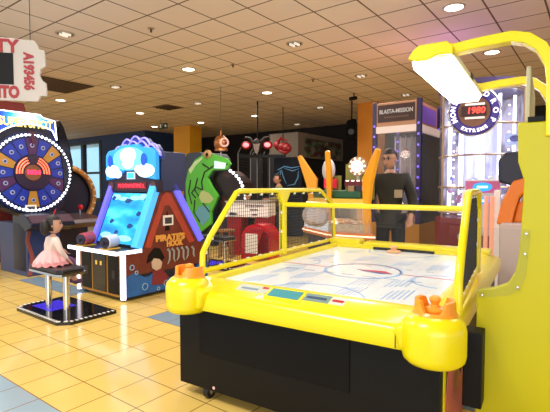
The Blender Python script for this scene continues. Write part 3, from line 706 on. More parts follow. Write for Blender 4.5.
fr_ = MB().prism([fp_(a, b) for a, b in fg], 'y', -.035, .03).build('frog_panel', GRN, FG, bevel=.01)
MB().prism([fp_(a, b) for a, b in ((203, 190), (210, 193), (215, 199), (211, 203), (203, 203), (200, 197))], 'y', -.04, -.03).build('belly_patch', mat('frog_belly', '#a8b87a', .5), fr_)
MB().prism([fp_(a, b) for a, b in ((200, 206), (210, 206), (211, 218), (203, 226), (196, 214))], 'y', -.04, -.03).build('splash_patch', mat('frog_splash', '#5a9ab0', .5), fr_)
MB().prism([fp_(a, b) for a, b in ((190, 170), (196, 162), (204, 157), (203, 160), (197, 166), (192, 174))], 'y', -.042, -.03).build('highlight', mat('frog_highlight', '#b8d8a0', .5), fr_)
m = MB()
for line in (((229, 164), (215, 166), (206, 172), (203, 182), (204, 190)), ((204, 164), (210, 168)), ((199, 178), (196, 190), (200, 196)), ((192, 180), (190, 192), (193, 204)), ((204, 190), (197, 187), (193, 193), (197, 198)), ((204, 203), (211, 212)), ((196, 200), (195, 212), (201, 222))):
    m.tube([(lambda q: (q[0], -.04, q[1]))(fp_(a, b)) for a, b in line], .018, 5)
m.build('drawn_line', mat('frog_line', '#12301a', .5), fr_)
q = fp_(209, 154.5); e = MB().ball((q[0], -.03, q[1]), .12, 16, (1, .5, .85)).build('eye', mat('eye_tan', '#b8905c', .4), FG, smooth=True)
MB().ball((q[0] + .03, -.09, q[1] - .01), .045, 10, (1, .3, 1)).build('pupil', BLK, e)
MB().prism([fp_(a, b) for a, b in ((212, 171), (226, 171), (232, 176), (238.5, 183), (242, 192), (243, 204), (243, 236), (216, 236), (213, 220), (213, 212), (217, 203), (219, 196), (213, 187), (209, 178))], 'y', .12, .50).build('mouth_cavity', noise_emit('mouth_print', [(.35, '#0c090a'), (.5, '#221012'), (.58, '#121c28'), (.68, '#5a3226')], 3.0, 0, (1, 1, 1), 4), FG, bevel=.01)
a_, b_ = fp_(219, 160), fp_(229, 168)
MB().prism([fp_(a, b) for a, b in ((216.5, 161), (228, 163.5), (226, 169), (216, 168.5))], 'y', -.06, -.034).build('score_screen', mat('score_screen', '#b8d8d4', .4, emit=.6), FG)
for k, (px, py) in enumerate(((231, 171), (234, 173), (237, 176), (239.5, 179), (241.5, 182.5), (243, 186), (244.5, 190), (245.5, 194), (246, 198))):
    x, z = fp_(px, py, .06); MB().ball((x, .04, z), .035, 8).build('bulb', mat('bulb_cool', '#f0f4ff', .4, emit=2.0), FG)
pts_a = [(lambda q: (q[0], .10, q[1]))(fp_(a, b, .08)) for a, b in ((226, 168), (231, 171), (237, 176), (241.5, 182.5), (244.5, 190), (246, 200), (246, 236))]
MB().tube(pts_a, .03, 8).build('bulb_arch', BLK, FG)

# white box table with red stand, and the red arch seat before it
bo = at(250, 186, 8.7)
B = thing('white_game_table', 'white box shaped game table on red legs seen through the net', 'game table', (bo.x, bo.y, 0), R(-14))
tb = MB(); tb.box(-.42, .44, -.25, .35, .76, 1.06); tb = tb.build('box', mat('table_white', '#f0ece4', .5), B, bevel=.012)
MB().box(-.44, .46, -.27, .37, 1.05, 1.075).build('rim', mat('table_grey', '#8a8478', .5), B, bevel=.006)
m = MB()
for i in range(10): m.box(-.02 + i * .038, .008 + i * .038, -.258, -.248, .965 + .004 * (i % 3), 1.0)
for i in range(5): m.box(.08 + i * .034, .105 + i * .034, -.258, -.248, .895, .92 + .006 * (i % 2))
m.prism([(-.36, .80), (-.33, .86), (-.22, .84), (-.16, .82), (-.24, .80)], 'y', -.258, -.248); m.prism([(.10, .80), (.14, .83), (.22, .82), (.22, .80)], 'y', -.258, -.248)
m.build('printed_mark', INK, tb)
for x in (-.28, .30): MB().prism([(x - .11, .0), (x + .11, .0), (x + .15, .77), (x - .15, .77)], 'y', -.18, .28).build('leg', mat('stand_red', '#a01620', .4), B, bevel=.01)
so = at(256.5, 186, 7.9)
S = thing('red_arch_seat', 'glossy red arched tunnel seat bearing a white paper notice', 'seat', (so.x, so.y, 0), R(-20))
oa, ia = arc(0, .38, .30, 180, 0, 20), arc(0, .36, .25, 180, 0, 20)
MB().prism([(-.30, 0)] + oa + [(.30, 0), (.25, 0)] + ia[::-1] + [(-.25, 0)], 'y', -.02, .42).build('shell', mat('shell_red', '#c01a28', .25, coat=.4), S, smooth=True)
MB().prism([(-.26, 0), (-.26, .36)] + arc(0, .36, .26, 180, 60, 12) + [(.02, .30), (-.02, 0)], 'y', -.03, .02).build('front_plate', mat('plate_red', '#a81c28', .3), S, bevel=.01)
MB().box(-.21, .03, -.042, -.032, .14, .50).build('notice', PAPER, S)
# small wooden stool beyond
sl = at(226, 186, 8.3)
ST = thing('wooden_stool', 'small wooden stool left of the white game table', 'stool', (sl.x, sl.y, 0), 0)
WD = mat('stool_wood', '#8a6038', .5, noise=.3, nscale=12)
MB().lathe([(.17, .50), (.17, .54), (0, .54)], (0, 0, 0), 20).build('seat', WD, ST)
for a in range(4): MB().tube([(.12 * math.cos(a * PI / 2 + .7), .12 * math.sin(a * PI / 2 + .7), .50), (.17 * math.cos(a * PI / 2 + .7), .17 * math.sin(a * PI / 2 + .7), 0)], .02, 8).build('leg', WD, ST)

# ------------------------------------------------------------------ basketball cages, monster sign, mural machine, fascia
POLE = mat('pole_grey', '#8a8a84', .4, .6); CAGE = mat('cage_mesh', '#17171a', .8)
cg = at(238, 186, 9.6)
for i, (px, wd, lab) in enumerate(((240, .34, 'dark ball game cage beside the frog game, with a bent grey pole'), (258, .34, 'dark ball game cage under the monster head sign'))):
    c = at(px, 186, 12.3)
    CG = thing('ball_game_cage', lab, 'ball game', (c.x, c.y - .6, 0), R(-10))
    box('base', mat('cage_base', '#1c1a20', .6), CG, 0, wd, 0, 1.6, 0, .95)
    box('back_board', mat('cage_back', '#2a2c34', .6, noise=.4, nscale=3), CG, 0, wd, 1.5, 1.56, .95, 2.3)
    for x in (0, wd):
        for y in (0, 1.55): MB().tube([(x, y, .95), (x, y, 2.25), (x + .08, y, 2.40)], .014, 6).build('pole', POLE, CG)
    m = MB()
    for j in range(20): m.box(-.003, .003, .08 * j, .08 * j + .006, .95, 2.28)
    for j in range(17): m.box(-.003, .003, 0, 1.55, .95 + .08 * j, .956 + .08 * j)
    m.build('side_net', CAGE, CG)
ms = at(257, 146, 11.4)
MS = thing('monster_sign', 'dark horned monster head sign between two glowing red lamps', 'sign', ms, R(-6))
hd = MB().ball((0, 0, 0), .17, 16, (.75, .5, 1.15)).build('head', mat('monster_black', '#1a1416', .5, noise=.4, nscale=14), MS, smooth=True)
fc = MB(); fc.prism([(-.08, .0), (-.10, .06), (-.03, .03), (0, .05), (.03, .03), (.10, .06), (.08, .0), (.06, -.12), (.03, -.20), (-.03, -.20), (-.06, -.12)], 'y', -.12, -.06)
fc.build('face', mat('monster_bone', '#8a7c70', .5, noise=.4, nscale=20), MS, bevel=.01)
for s_ in (-1, 1):
    MB().tube([(s_ * .10, 0, .08), (s_ * .20, 0, .20), (s_ * .30, 0, .22), (s_ * .36, 0, .16)], [.05, .04, .03, .01], 8).build('horn', mat('horn_dark', '#241a1c', .4), MS, smooth=True)
    MB().ball((s_ * .28, -.02, .02), .12, 14, (1.1, .6, .9)).build('red_lamp', mat('lamp_dark_red', '#7a1018', .4, emit=.35), MS, smooth=True)
    MB().ball((s_ * .28, -.08, .02), .075, 12, (1.1, .4, .8)).build('lamp_glow', mat('lamp_pink', '#ff8a90', .4, emit=2.2, ecol='#ff7078'), MS, smooth=True)
MB().box(-.5, .75, .06, .14, -.30, -.22).build('mounting_beam', BLK, MS)
MB().tube([(0, .10, -.05), (0, .10, GZ - ms.z)], .02, 8).build('ceiling_rod', BLK, MS)
rs = at(283, 147, 12.3)
RS = thing('red_creature_sign', 'red sculpted creature on the grey fascia beside the monster head', 'sign', rs, R(-20))
m = MB(); m.ball((0, 0, 0), .17, 12, (1.4, .5, .8)); m.ball((-.17, -.03, .06), .11, 10, (1, .6, 1)); m.ball((.14, -.05, -.04), .13, 10, (1.1, .6, .9)); m.tube([(-.2, 0, .1), (-.05, -.05, .24), (.15, 0, .15)], [.03, .05, .02], 8); m.tube([(-.1, -.05, -.1), (.1, -.08, -.18), (.25, -.04, -.1)], [.03, .05, .02], 8)
m.build('creature', mat('creature_red', '#9a1c22', .35, noise=.6, nscale=12), RS, smooth=True)
MB().tube([(.0, .0, .05), (0, .0, GZ - rs.z)], .012, 6).build('ceiling_rod', BLK, RS)
# grey fascia of the booth
fo = at(298, 186, 13.4)
fm = mat('fascia_grey', '#7d7268', .7)
o = MB().box(-1.1, 0, 0, 3.4, 2.27, 3.03).build('wall_fascia', fm); gridobj(o, Vector((fo.x, fo.y, 0))); tag(o, kind='structure')
o = MB().box(-.9, -.15, .3, 3.2, 0, 2.27).build('wall_booth', WALLD); gridobj(o, Vector((fo.x, fo.y, 0))); tag(o, kind='structure')
ps = MB().box(.004, .024, .35, 2.7, 2.32, 2.88).build('poster', noise_emit('poster_print', [(.30, '#2a1a20'), (.44, '#5a2438'), (.52, '#2c5a3c'), (.60, '#6a7a6a'), (.72, '#d8682c')], 3.0, 0, (1, 1, 1.6), 4))
gridobj(ps, Vector((fo.x, fo.y, 0))); tag(ps, 'long dark red and green picture board on the grey fascia', 'poster')
mu = at(288, 186, 11.8)
MU = thing('mural_cabinet', 'dark blue cabinet with pale lightning mural behind the seated man', 'arcade game', (mu.x, mu.y, 0), R(-8))
MB().box(-.38, .38, 0, .5, 0, 2.15).build('cabinet', mat('mural_navy', '#0a1120', .6, spec=.2), MU, bevel=.01)
m = MB(); 
for line in (((-.30, 1.80), (-.1, 1.90), (.1, 1.86), (.33, 1.90)), ((-.28, 1.72), (-.18, 1.80), (-.12, 1.60), (-.05, 1.44)), ((-.1, 1.85), (.12, 1.78), (.30, 1.84)), ((-.02, 1.38), (.18, 1.42), (.27, 1.60), (.28, 1.78)), ((-.22, 1.82), (-.2, 1.7), (-.28, 1.6))):
    m.tube([(x, -.004, z) for x, z in line], [.006] + [.016] * (len(line) - 2) + [.006], 6)
m.build('mural_streak', mat('mural_pale', '#4f86ac', .4, emit=.25), MU)
# diver helmet hanging
dh = at(221, 143, 9.8)
DH = thing('diving_helmet', 'copper diving helmet ornament hanging above the frog game', 'ornament', dh, R(20))
MB().lathe([(0, .17), (.07, .16), (.13, .11), (.16, .03), (.16, -.05), (.13, -.12), (.15, -.15), (.15, -.18), (0, -.18)], (0, 0, 0), 24).build('dome', mat('copper', '#a86a3c', .3, .7), DH, smooth=True)
MB().tube([(.04 + .085 * math.cos(a * PI / 10), -.15, -.0 + .085 * math.sin(a * PI / 10)) for a in range(20)], .022, 8, closed=True).build('porthole_ring', mat('ring_pink', '#e0b8a8', .3), DH, smooth=True)
MB().lathe([(.085, -.15), (.0, -.155)], (.04, 0, 0), 20, 'y').build('porthole_glass', mat('porthole_red', '#6a2020', .2), DH)
MB().tube([(0, 0, .16), (0, 0, .27)], .025, 8).build('spike', mat('copper', '#a86a3c'), DH); MB().tube([(0, 0, .25), (0, 0, GZ - dh.z)], .006, 6).build('hanging_wire', DARK, DH); MB().tube([(0, 0, -.18), (0, 0, -.34)], .012, 6).build('tassel', CHR, DH)

# ------------------------------------------------------------------ COIN PUSHER with golden wings
pc = [at(303, 186, 6.1), at(328, 186, 5.35), at(375, 186, 5.05), at(352, 186, 6.3), at(318, 186, 6.6)]
pc = [Vector((p.x, p.y, 0)) for p in pc]
ctr = sum(pc, Vector()) / 5
CPO = Vector((ctr.x, ctr.y, 0))
CP = thing('coin_pusher', 'many sided coin pusher with orange wing posts beyond the hockey table', 'arcade game', CPO, 0)
lp = [(p.x - CPO.x, p.y - CPO.y) for p in pc]
def sc_poly(k): return [(x * k, y * k) for x, y in lp]
MB().prism(sc_poly(.82), 'z', 0, .72).build('base', mat('pusher_base', '#2a2438', .4), CP, bevel=.01)
lg = MB().prism(sc_poly(1.0), 'z', .72, .80).build('ledge', mat('pusher_orange', '#d87838', .4), CP, bevel=.015)
MB().prism(sc_poly(.88), 'z', .80, .90).build('coin_bed', mat('pusher_coins', '#c8b49a', .3, .4, noise=.6, nscale=40), CP)
for i in range(5):
    a, b = Vector(lp[i] + (0,)), Vector(lp[(i + 1) % 5] + (0,))
    pts = [tuple(a * .97 + Vector((0, 0, .80))), tuple(b * .97 + Vector((0, 0, .80))), tuple(b * .80 + Vector((0, 0, 1.16))), tuple(a * .80 + Vector((0, 0, 1.16)))]
    MB().hull(pts, ((0, 1, 2, 3),)).build('window_pane', glass('pusher_glass', (.95, .93, .92, 1), .08, .10), CP)
    MB().tube([tuple(a * 1.005 + Vector((0, 0, .765))), tuple(b * 1.005 + Vector((0, 0, .765)))], .010, 6).build('light_line', mat('line_peach', '#ffd8b8', .4, emit=1.3), lg)
    m = MB(); q0, q1 = a * .86 + Vector((0, 0, 1.14)), b * .86 + Vector((0, 0, 1.14))
    m.tube([tuple(q0), tuple(q1)], .018, 6); m.build('light_line', mat('line_peach', '#ffd8b8'), lg)
MB().prism(sc_poly(.82), 'z', 1.10, 1.16).build('upper_ledge', mat('pusher_gold', '#e8c040', .35), CP, bevel=.01)
MB().prism(sc_poly(.84), 'z', 1.16, 1.21).build('upper_rim', mat('pusher_gold', '#e8c040'), CP, bevel=.01)
MB().prism(sc_poly(.70), 'z', 1.21, 1.31).build('deck_green', mat('pusher_green', '#1f5a3a', .4), CP, bevel=.02)
MB().ball((lp[0][0] * .55 + lp[1][0] * .45, lp[0][1] * .55 + lp[1][1] * .45, .98), .15, 16).build('prize_globe', glass('globe_glass', (.95, .85, .82, 1), .15, .25), CP, smooth=True)
random.seed(5)
for k in range(26):
    u, v = random.random(), random.random(); i = k % 2
    a, b = Vector(lp[i] + (0,)), Vector(lp[i + 1] + (0,)); q = (a + (b - a) * (.12 + .76 * u)) * (.62 + .20 * v)
    MB().lathe([(.030, 0), (.030, .012), (0, .012)], (q.x, q.y, .90 + .012 * (k % 4)), 12).build('token', mat('token_%d' % (k % 3), ['#e8c8a0', '#f0e8e0', '#e09070'][k % 3], .3, .4), CP)
WING = mat('wing_orange', '#f2a61c', .35)
for i in range(3):
    a = Vector(lp[i] + (0,)); d = a.normalized(); t = Vector((-d.y, d.x, 0)) * .03
    L0 = a.length
    k0 = [(-.12, .80), (-.10, 1.15), (-.06, 1.38), (.08, 1.78), (.03, 1.80), (-.10, 1.62), (-.22, 1.46), (-.21, 1.22), (-.20, .85)]
    base = [d * (L0 + k) + Vector((0, 0, z)) for k, z in k0]; n = len(base)
    pts = [tuple(p - t) for p in base] + [tuple(p + t) for p in base]
    fs = [tuple(range(n))[::-1], tuple(range(n, 2 * n))] + [(j, (j + 1) % n, n + (j + 1) % n, n + j) for j in range(n)]
    MB().hull(pts, fs).build('wing_post', WING, CP, bevel=.012)
fr0, fr1 = Vector(lp[1] + (0,)), Vector(lp[2] + (0,)); fd = (fr1 - fr0).normalized(); fn = Vector((fd.y, -fd.x, 0)); fa = math.atan2(fd.y, fd.x); mid = (fr0 + fr1) / 2
def onface(name, m, u0, u1, z0, z1, back=.30, th=.03, mi=mid, an=fa, f_d=fd, f_n=fn, bevel=.004):
    return MB().box(u0, u1, 0, th, z0, z1).build(name, m, CP, loc=tuple(mi - f_n * back), rot=(0, 0, an), bevel=bevel)
bk = onface('back_plate', mat('pusher_olive', '#8a8a3a', .4), -.17, .20, 1.20, 1.64, .26)
dsc = onface('dial_stem', mat('dial_grey', '#b8aca0', .4), -.02, .02, 1.30, 1.60, .24, .02)
MB().lathe([(.12, -.02), (.12, 0), (0, 0)], (0, 0, 1.61), 24, 'y').build('dial_ring', mat('dial_brown', '#a88a70', .4), dsc)
MB().lathe([(.075, -.035), (.07, -.02), (0, -.02)], (0, 0, 1.61), 24, 'y').build('dial_light', mat('dial_white', '#ffffff', .4, emit=2.0, ecol='#fff0e8'), dsc)
for k in range(10):
    a = 2 * PI * k / 10; MB().ball((.098 * math.cos(a), -.025, 1.61 + .098 * math.sin(a)), .014, 8).build('dial_bulb', mat('dial_bulb', '#fff4e0', .4, emit=1.0), dsc)
rb = onface('red_beam', mat('pusher_dark_red', '#6a1420', .4), -.16, .20, 1.36, 1.44, .20, .08)
for k in range(5): MB().box(-.14 + k * .07, -.10 + k * .07, -.004, .0, 1.425, 1.438).build('beam_light', mat('beam_white', '#fff0e4', .4, emit=2.0), rb)
for u0, m_ in ((-.10, mat('crate_wood', '#9a7a5a', .6)), (.0, mat('crate_dark', '#2a2a38', .5)), (.08, mat('crate_pink', '#d8b8c8', .5))): onface('toy_crate', m_, u0, u0 + .08, 1.30, 1.37, .16, .08)
ld0, ld1 = Vector(lp[0] + (0,)), Vector(lp[1] + (0,)); l_d = (ld1 - ld0).normalized(); l_n = Vector((l_d.y, -l_d.x, 0)); l_a = math.atan2(l_d.y, l_d.x); l_m = (ld0 + ld1) / 2
kw = dict(mi=l_m, an=l_a, f_d=l_d, f_n=l_n)
sd = onface('side_plate', mat('pusher_olive', '#8a8a3a'), -.24, .20, 1.20, 1.50, .26, **kw)
MB().ball((-.06, -.03, 1.58), .13, 16, (1.3, .45, 1.15)).build('side_dial', mat('dial_silver', '#c8c4cc', .3), sd, smooth=True)
MB().box(-.10, .16, -.08, -.02, 1.34, 1.46).build('star_panel', mat('star_red', '#d02040', .4, emit=.5), sd)
onface('notice', PAPER, -.10, .12, .38, .66, .10, .006, **kw)

# ------------------------------------------------------------------ CLAW / PRIZE TOWER  (origin near corner; x to -.74 along the front, y away along the side)
HO = at(420, 186, 6.4) * Vector((1, 1, 0))
H = thing('prize_tower', 'tall glass prize tower with purple posts and dark lit sign', 'prize machine', HO, GR)
PUR_ = mat('post_purple', '#2c2450', .35); 
MB().box(-.76, 0, 0, 1.05, 0, .80).build('base', mat('tower_gold', '#c08a34', .45), H, bevel=.01)
pl_ = None
for x in (-.76, -.07):
    for y in (0, .98):
        p = MB().box(x, x + .07, y, y + .07, .80, 2.66).build('post', PUR_, H, bevel=.006)
        for j in range(9):
            if pl_ is None: pl_ = MB().box(.02, .05, -.004, 0, 0, .03).build('post_light', mat('post_violet', '#7a5ce0', .4, emit=1.2), p, loc=(x, y, 1.0))
            else: copy_part(pl_, p, (x, y, 1.0 + j * .16))
hd = MB().box(-.70, -.06, .005, .99, 2.28, 2.64).build('header', mat('header_tan', '#c08c68', .5), H, bevel=.008)
MB().box(-.67, -.09, -.004, .012, 2.345, 2.605).build('sign_face', mat('sign_brown', '#3a1c10', .4, emit=.1), hd)
text('BLASTA-MISSION', .085, mat('sign_silver', '#b8b4b0', .4, emit=.25), hd, (-.38, -.006, 2.50), FY, width=.52, depth=.003, bold=.002)
m = MB()
for j in range(12): m.box(-.56 + j * .032, -.54 + j * .032, -.007, -.003, 2.405, 2.425)
m.build('small_print', mat('print_tan', '#7a5a48', .5), hd)
MB().box(-.062, -.05, .10, .90, 2.33, 2.58).build('sign_face', mat('sign_side_violet', '#6a4a9a', .4, emit=.4), hd)
MB().box(-.70, -.07, .0, .05, 2.18, 2.28).build('light_bar', mat('bar_white', '#d8c4b8', .4, emit=.35), H)
MB().box(-.06, -.01, .08, .97, 2.16, 2.28).build('light_bar', mat('bar_white', '#d8c4b8'), H)
MB().box(-.69, -.07, .01, .016, .80, 2.18).build('front_glass', glass('tower_glass', (.93, .93, .95, 1), .14, .05), H)
MB().box(-.016, -.01, .07, .98, .80, 2.18).build('side_glass', glass('tower_glass'), H)
MB().box(-.69, -.07, .96, .98, .80, 2.20).build('back_panel', mat('tower_silver', '#8a7a78', .25, .4, noise=.5, nscale=6), H)
m = MB()
for k, (x, z) in enumerate(((-.22, 1.88), (-.30, 1.30), (-.55, 1.10))): m.prism([(x - .06, z), (x, z + .08), (x + .06, z), (x, z - .08)], 'y', .018, .022)
for y, z in ((.45, 1.85), (.5, 1.35), (.5, 1.0)): m.prism([(y - .08, z), (y, z + .08), (y + .08, z), (y, z - .08)], 'x', -.022, -.018)
m.build('diamond_decal', mat('diamond_red', '#8a1c30', .4), H)
random.seed(9)
cols = ['#e0a8b0', '#d8d0d8', '#a04050', '#5060a0', '#d8b080', '#b8c0d0']
for k in range(14):
    x = -.62 + .5 * random.random(); y = .25 + .6 * random.random(); z = .88 + .10 * (k % 4); r = .09 + .03 * random.random()
    MB().ball((x, y, z), r, 10).build('prize_ball', mat('prize_%d' % (k % 6), cols[k % 6], .5), H, smooth=True)
for k in range(6): MB().tube([(-.60 + k * .09, .55, 2.18), (-.60 + k * .09, .55, 1.5 - .08 * (k % 3))], .012, 6).build('hanging_strip', mat('strip_silver', '#b8b0c0', .2, .6), H)

# ------------------------------------------------------------------ BALL DROP MACHINE with ring sign
QO = at(481, 186, 5.9) * Vector((1, 1, 0))
Q = thing('ball_drop_machine', 'clear cylinder ball drop machine with round jackpot sign reading 1980', 'arcade game', QO, R(-25))
MB().lathe([(.58, 0), (.58, .88), (.56, .95), (0, .95)], (0, 0, 0), 12).build('base', mat('drop_red', '#7a1c28', .4), Q)
sh = MB().box(-.36, -.04, -.59, -.55, .62, .86).build('front_plate', mat('plate_dark_red', '#8a2a34', .4), Q)
MB().prism([(-.26, .70), (-.26, .75), (-.19, .82), (-.10, .76), (-.10, .70)], 'y', -.60, -.59).build('house_mark', mat('mark_white', '#c8c0c0', .4), sh)
MB().lathe([(.53, .95), (.53, 2.60)], (0, 0, 0), 40, cap=False).build('clear_tube', glass('drop_glass', (.95, .95, 1, 1), .18, .05), Q, smooth=True)
for z in (1.02, 1.35, 1.76, 2.15, 2.58): MB().lathe([(.54, z - .012), (.55, z), (.54, z + .012), (.48, z + .012), (.48, z - .012), (.54, z - .012)], (0, 0, 0), 32, cap=False).build('ring_shelf', mat('shelf_tan', '#b09a88', .3, .5), Q, smooth=True)
LT = mat('tube_light', '#e8f0ff', .4, emit=2.6, ecol='#e4ecff')
for x, y, r in ((-.25, -.20, .03), (-.02, -.16, .055), (.20, -.22, .02), (-.40, .0, .025), (.38, .0, .02)): MB().tube([(x, y, .98), (x, y, 2.55)], r, 14).build('light_tube', LT, Q, smooth=True)
MB().tube([(0, .08, .98), (0, .08, 2.55)], .22, 20).build('inner_drum', noise_emit('drum_frosted', [(.35, '#8a8ab0'), (.6, '#d8dcf4')], 3.0, .45, (1, 1, .3)), Q, smooth=True)
bs = MB(); oa_ = [(.50 * math.cos(R(a)), .50 * math.sin(R(a))) for a in range(5, 176, 9)]; ia_ = [(.47 * math.cos(R(a)), .47 * math.sin(R(a))) for a in range(5, 176, 9)]
bs.prism(oa_ + ia_[::-1], 'z', .97, 2.56); bs.build('back_glow', noise_emit('back_glow_silver', [(.35, '#5a5468'), (.5, '#a8a0b0'), (.65, '#e8e0ea')], 5.0, .35, (1, 1, .6), 4), Q, smooth=True)  # glowing backing added to brighten the inside of the clear tube
for a in (-150, -30, 15, 165): MB().tube([(.545 * math.cos(R(a)), .545 * math.sin(R(a)), .95), (.545 * math.cos(R(a)), .545 * math.sin(R(a)), 2.6)], .016, 8).build('post', mat('post_tan', '#b09478', .4, .3), Q)
for z in (1.95, 1.72): MB().box(.26, .48, -.30, -.28, z - .07, z + .07).build('picture_panel', mat('panel_pale_blue', '#a8b8e0', .4, emit=.4), Q)
MB().ball((.37, -.31, 1.96), .05, 12, (1.2, .3, .8)).build('panel_mark', mat('panel_blue', '#3040a0', .4), Q)
for k in range(26):
    z = 1.05 + (k % 13) * .11; x = .30 if k < 13 else -.33
    MB().ball((x, -.36, z), .014, 8).build('marker_light', mat('marker_white', '#fff4f4', .4, emit=2.5), Q)
random.seed(3)
for k in range(60):
    a = random.random() * 2 * PI; r = .26 + .20 * random.random(); z = 1.0 + .5 * random.random()
    MB().ball((r * math.cos(a), r * math.sin(a), z), .035, 8).build('play_ball', mat('ballc_%d' % (k % 4), ['#f4e8f0', '#d890c0', '#8890e0', '#f8f4e8'][k % 4], .3), Q, smooth=True)
MB().lathe([(.53, 2.58), (.56, 2.64), (.56, 2.70), (0, 2.72)], (0, 0, 0), 24).build('top_cap', mat('cap_violet', '#4a3a70', .4), Q)
# ring sign, on a bracket in front of the tube
RY = -.62; RC = (-.10, 2.28)
rsn = MB().lathe([(.285, .03), (.285, 0), (.27, -.015), (.20, -.015), (.185, 0), (.185, .03)], (RC[0], RY, RC[1]), 48, 'y').build('ring_sign', mat('ring_violet', '#3a2c86', .35, emit=.25), Q)
MB().tube([(RC[0], RY + .03, RC[1] - .24), (RC[0], -.53, RC[1] - .24)], .02, 8).build('bracket', DARK, rsn)
MB().lathe([(.186, .02), (.186, .005), (0, .005)], (RC[0], RY, RC[1]), 40, 'y').build('sign_back', mat('ring_bronze', '#8a5a40', .4, noise=.3, nscale=9), rsn)
MB().tube([(RC[0] + .295 * math.cos(a * PI / 24), RY, RC[1] + .295 * math.sin(a * PI / 24)) for a in range(48)], .010, 6, closed=True).build('ring_edge', CHR, rsn)
RW = mat('ring_letters', '#f4f0ff', .4, emit=1.2)
def ringtext(s_, a0, a1, size, r=.236, flip=False):
    for i, ch in enumerate(s_):
        if ch == ' ': continue
        a = a0 + (a1 - a0) * i / (len(s_) - 1); ang = R(a)
        rot = R(a - 90) if not flip else R(a + 90)
        text(ch, size, RW, rsn, (RC[0] + r * math.cos(ang), RY - .017, RC[1] + r * math.sin(ang)), (PI / 2, -rot, 0), depth=.003, bold=.003)
ringtext('MONSTER', 205, 100, .082); ringtext('DROP', 55, -28, .082); ringtext('EXTREME', 238, 305, .055, flip=True)
db = MB().box(RC[0] - .14, RC[0] + .14, RY - .035, RY - .005, RC[1] - .055, RC[1] + .065).build('display', mat('display_maroon', '#3a0810', .4), rsn)
text('1980', .105, mat('display_red', '#ff3a2c', .4, emit=3.0), db, (RC[0] + .02, RY - .038, RC[1] + .004), FY, width=.19, depth=.002, shear=.12, bold=.002)
for z in (.085, -.08): MB().box(RC[0] - .10, RC[0] + .12, RY - .02, RY - .005, RC[1] + z - .012, RC[1] + z + .012).build('name_strip', mat('name_white', '#ece8e4', .4, emit=.6), rsn)

# console with blue displays beside the drop machine
co = at(481, 186, 4.93)
CN = thing('ticket_console', 'white console with two blue oval displays beyond the yellow panel', 'ticket machine', (co.x, co.y, 0), R(-28))
MB().box(-.17, .20, 0, .28, 0, .80).build('base', mat('console_red_base', '#8a4a44', .5), CN, bevel=.01)
pk = MB().box(-.17, .20, .0, .26, .80, 1.44).build('cabinet', mat('console_white', '#d8d4dc', .4), CN, bevel=.015)
MB().box(-.16, .19, -.012, .0, 1.29, 1.42).build('display_surround', mat('display_pink', '#b85a8a', .4, emit=.3), pk)
for z, wx in ((1.355, .10), (1.20, .075)):
    d = MB().lathe([(wx, -.02), (wx, -.01)], (.015, 0, z), 24, 'y', sy=.5).build('display', mat('display_blue', '#1c8ae8', .4, emit=1.4), pk)
    MB().box(.015 - wx * .55, .015 + wx * .55, -.024, -.018, z - .012, z + .012).build('display_digits', mat('digits_pale', '#c8f0ff', .4, emit=1.5), d)
for x in (-.17, .16): MB().box(x - .025, x + .035, -.06, .0, .0, 1.32).build('upright', mat('upright_white', '#f0ecec', .35, emit=.15), CN, bevel=.01)
for x in (.06, .12): MB().tube([(x, -.08, .02), (x, -.08, 1.25)], .022, 8).build('peach_tube', mat('tube_peach', '#f0a888', .4, emit=.4), CN)
# ride seat
ro = at(513, 186, 4.3)
RD = thing('racing_seat', 'dark seat with orange shell behind the yellow panel', 'ride seat', (ro.x, ro.y, 0), R(-35))
MB().prism([(-.14, .98), (-.10, 1.20), (.0, 1.42), (.14, 1.46), (.30, 1.40), (.30, 1.30), (.16, 1.34), (.06, 1.26), (.02, 1.10), (.0, .98)], 'y', -.03, .16).build('shell', mat('shell_orange', '#e87a18', .3, coat=.3), RD, bevel=.02)
MB().prism([(.0, 1.00), (.04, 1.20), (.30, 1.32), (.34, 1.0)], 'y', .02, .14).build('shell', mat('shell_orange', '#e87a18'), RD, bevel=.02)
MB().prism([(-.12, 0), (-.10, 1.0), (.30, 1.02), (.34, 0)], 'y', -.06, .2).build('pedestal', mat('pedestal_pale', '#c8b4b8', .4), RD, bevel=.02)
MB().box(.10, .24, .0, .03, .95, 1.18).build('shell_window', mat('window_plum', '#5a4a70', .2), RD, bevel=.02)
MB().prism([(-.13, 1.40), (-.14, 1.62), (-.08, 1.70), (.12, 1.71), (.18, 1.62), (.14, 1.45), (.02, 1.36)], 'y', -.02, .14).build('headrest', mat('headrest_navy', '#191d38', .45), RD, bevel=.03, seg=3)

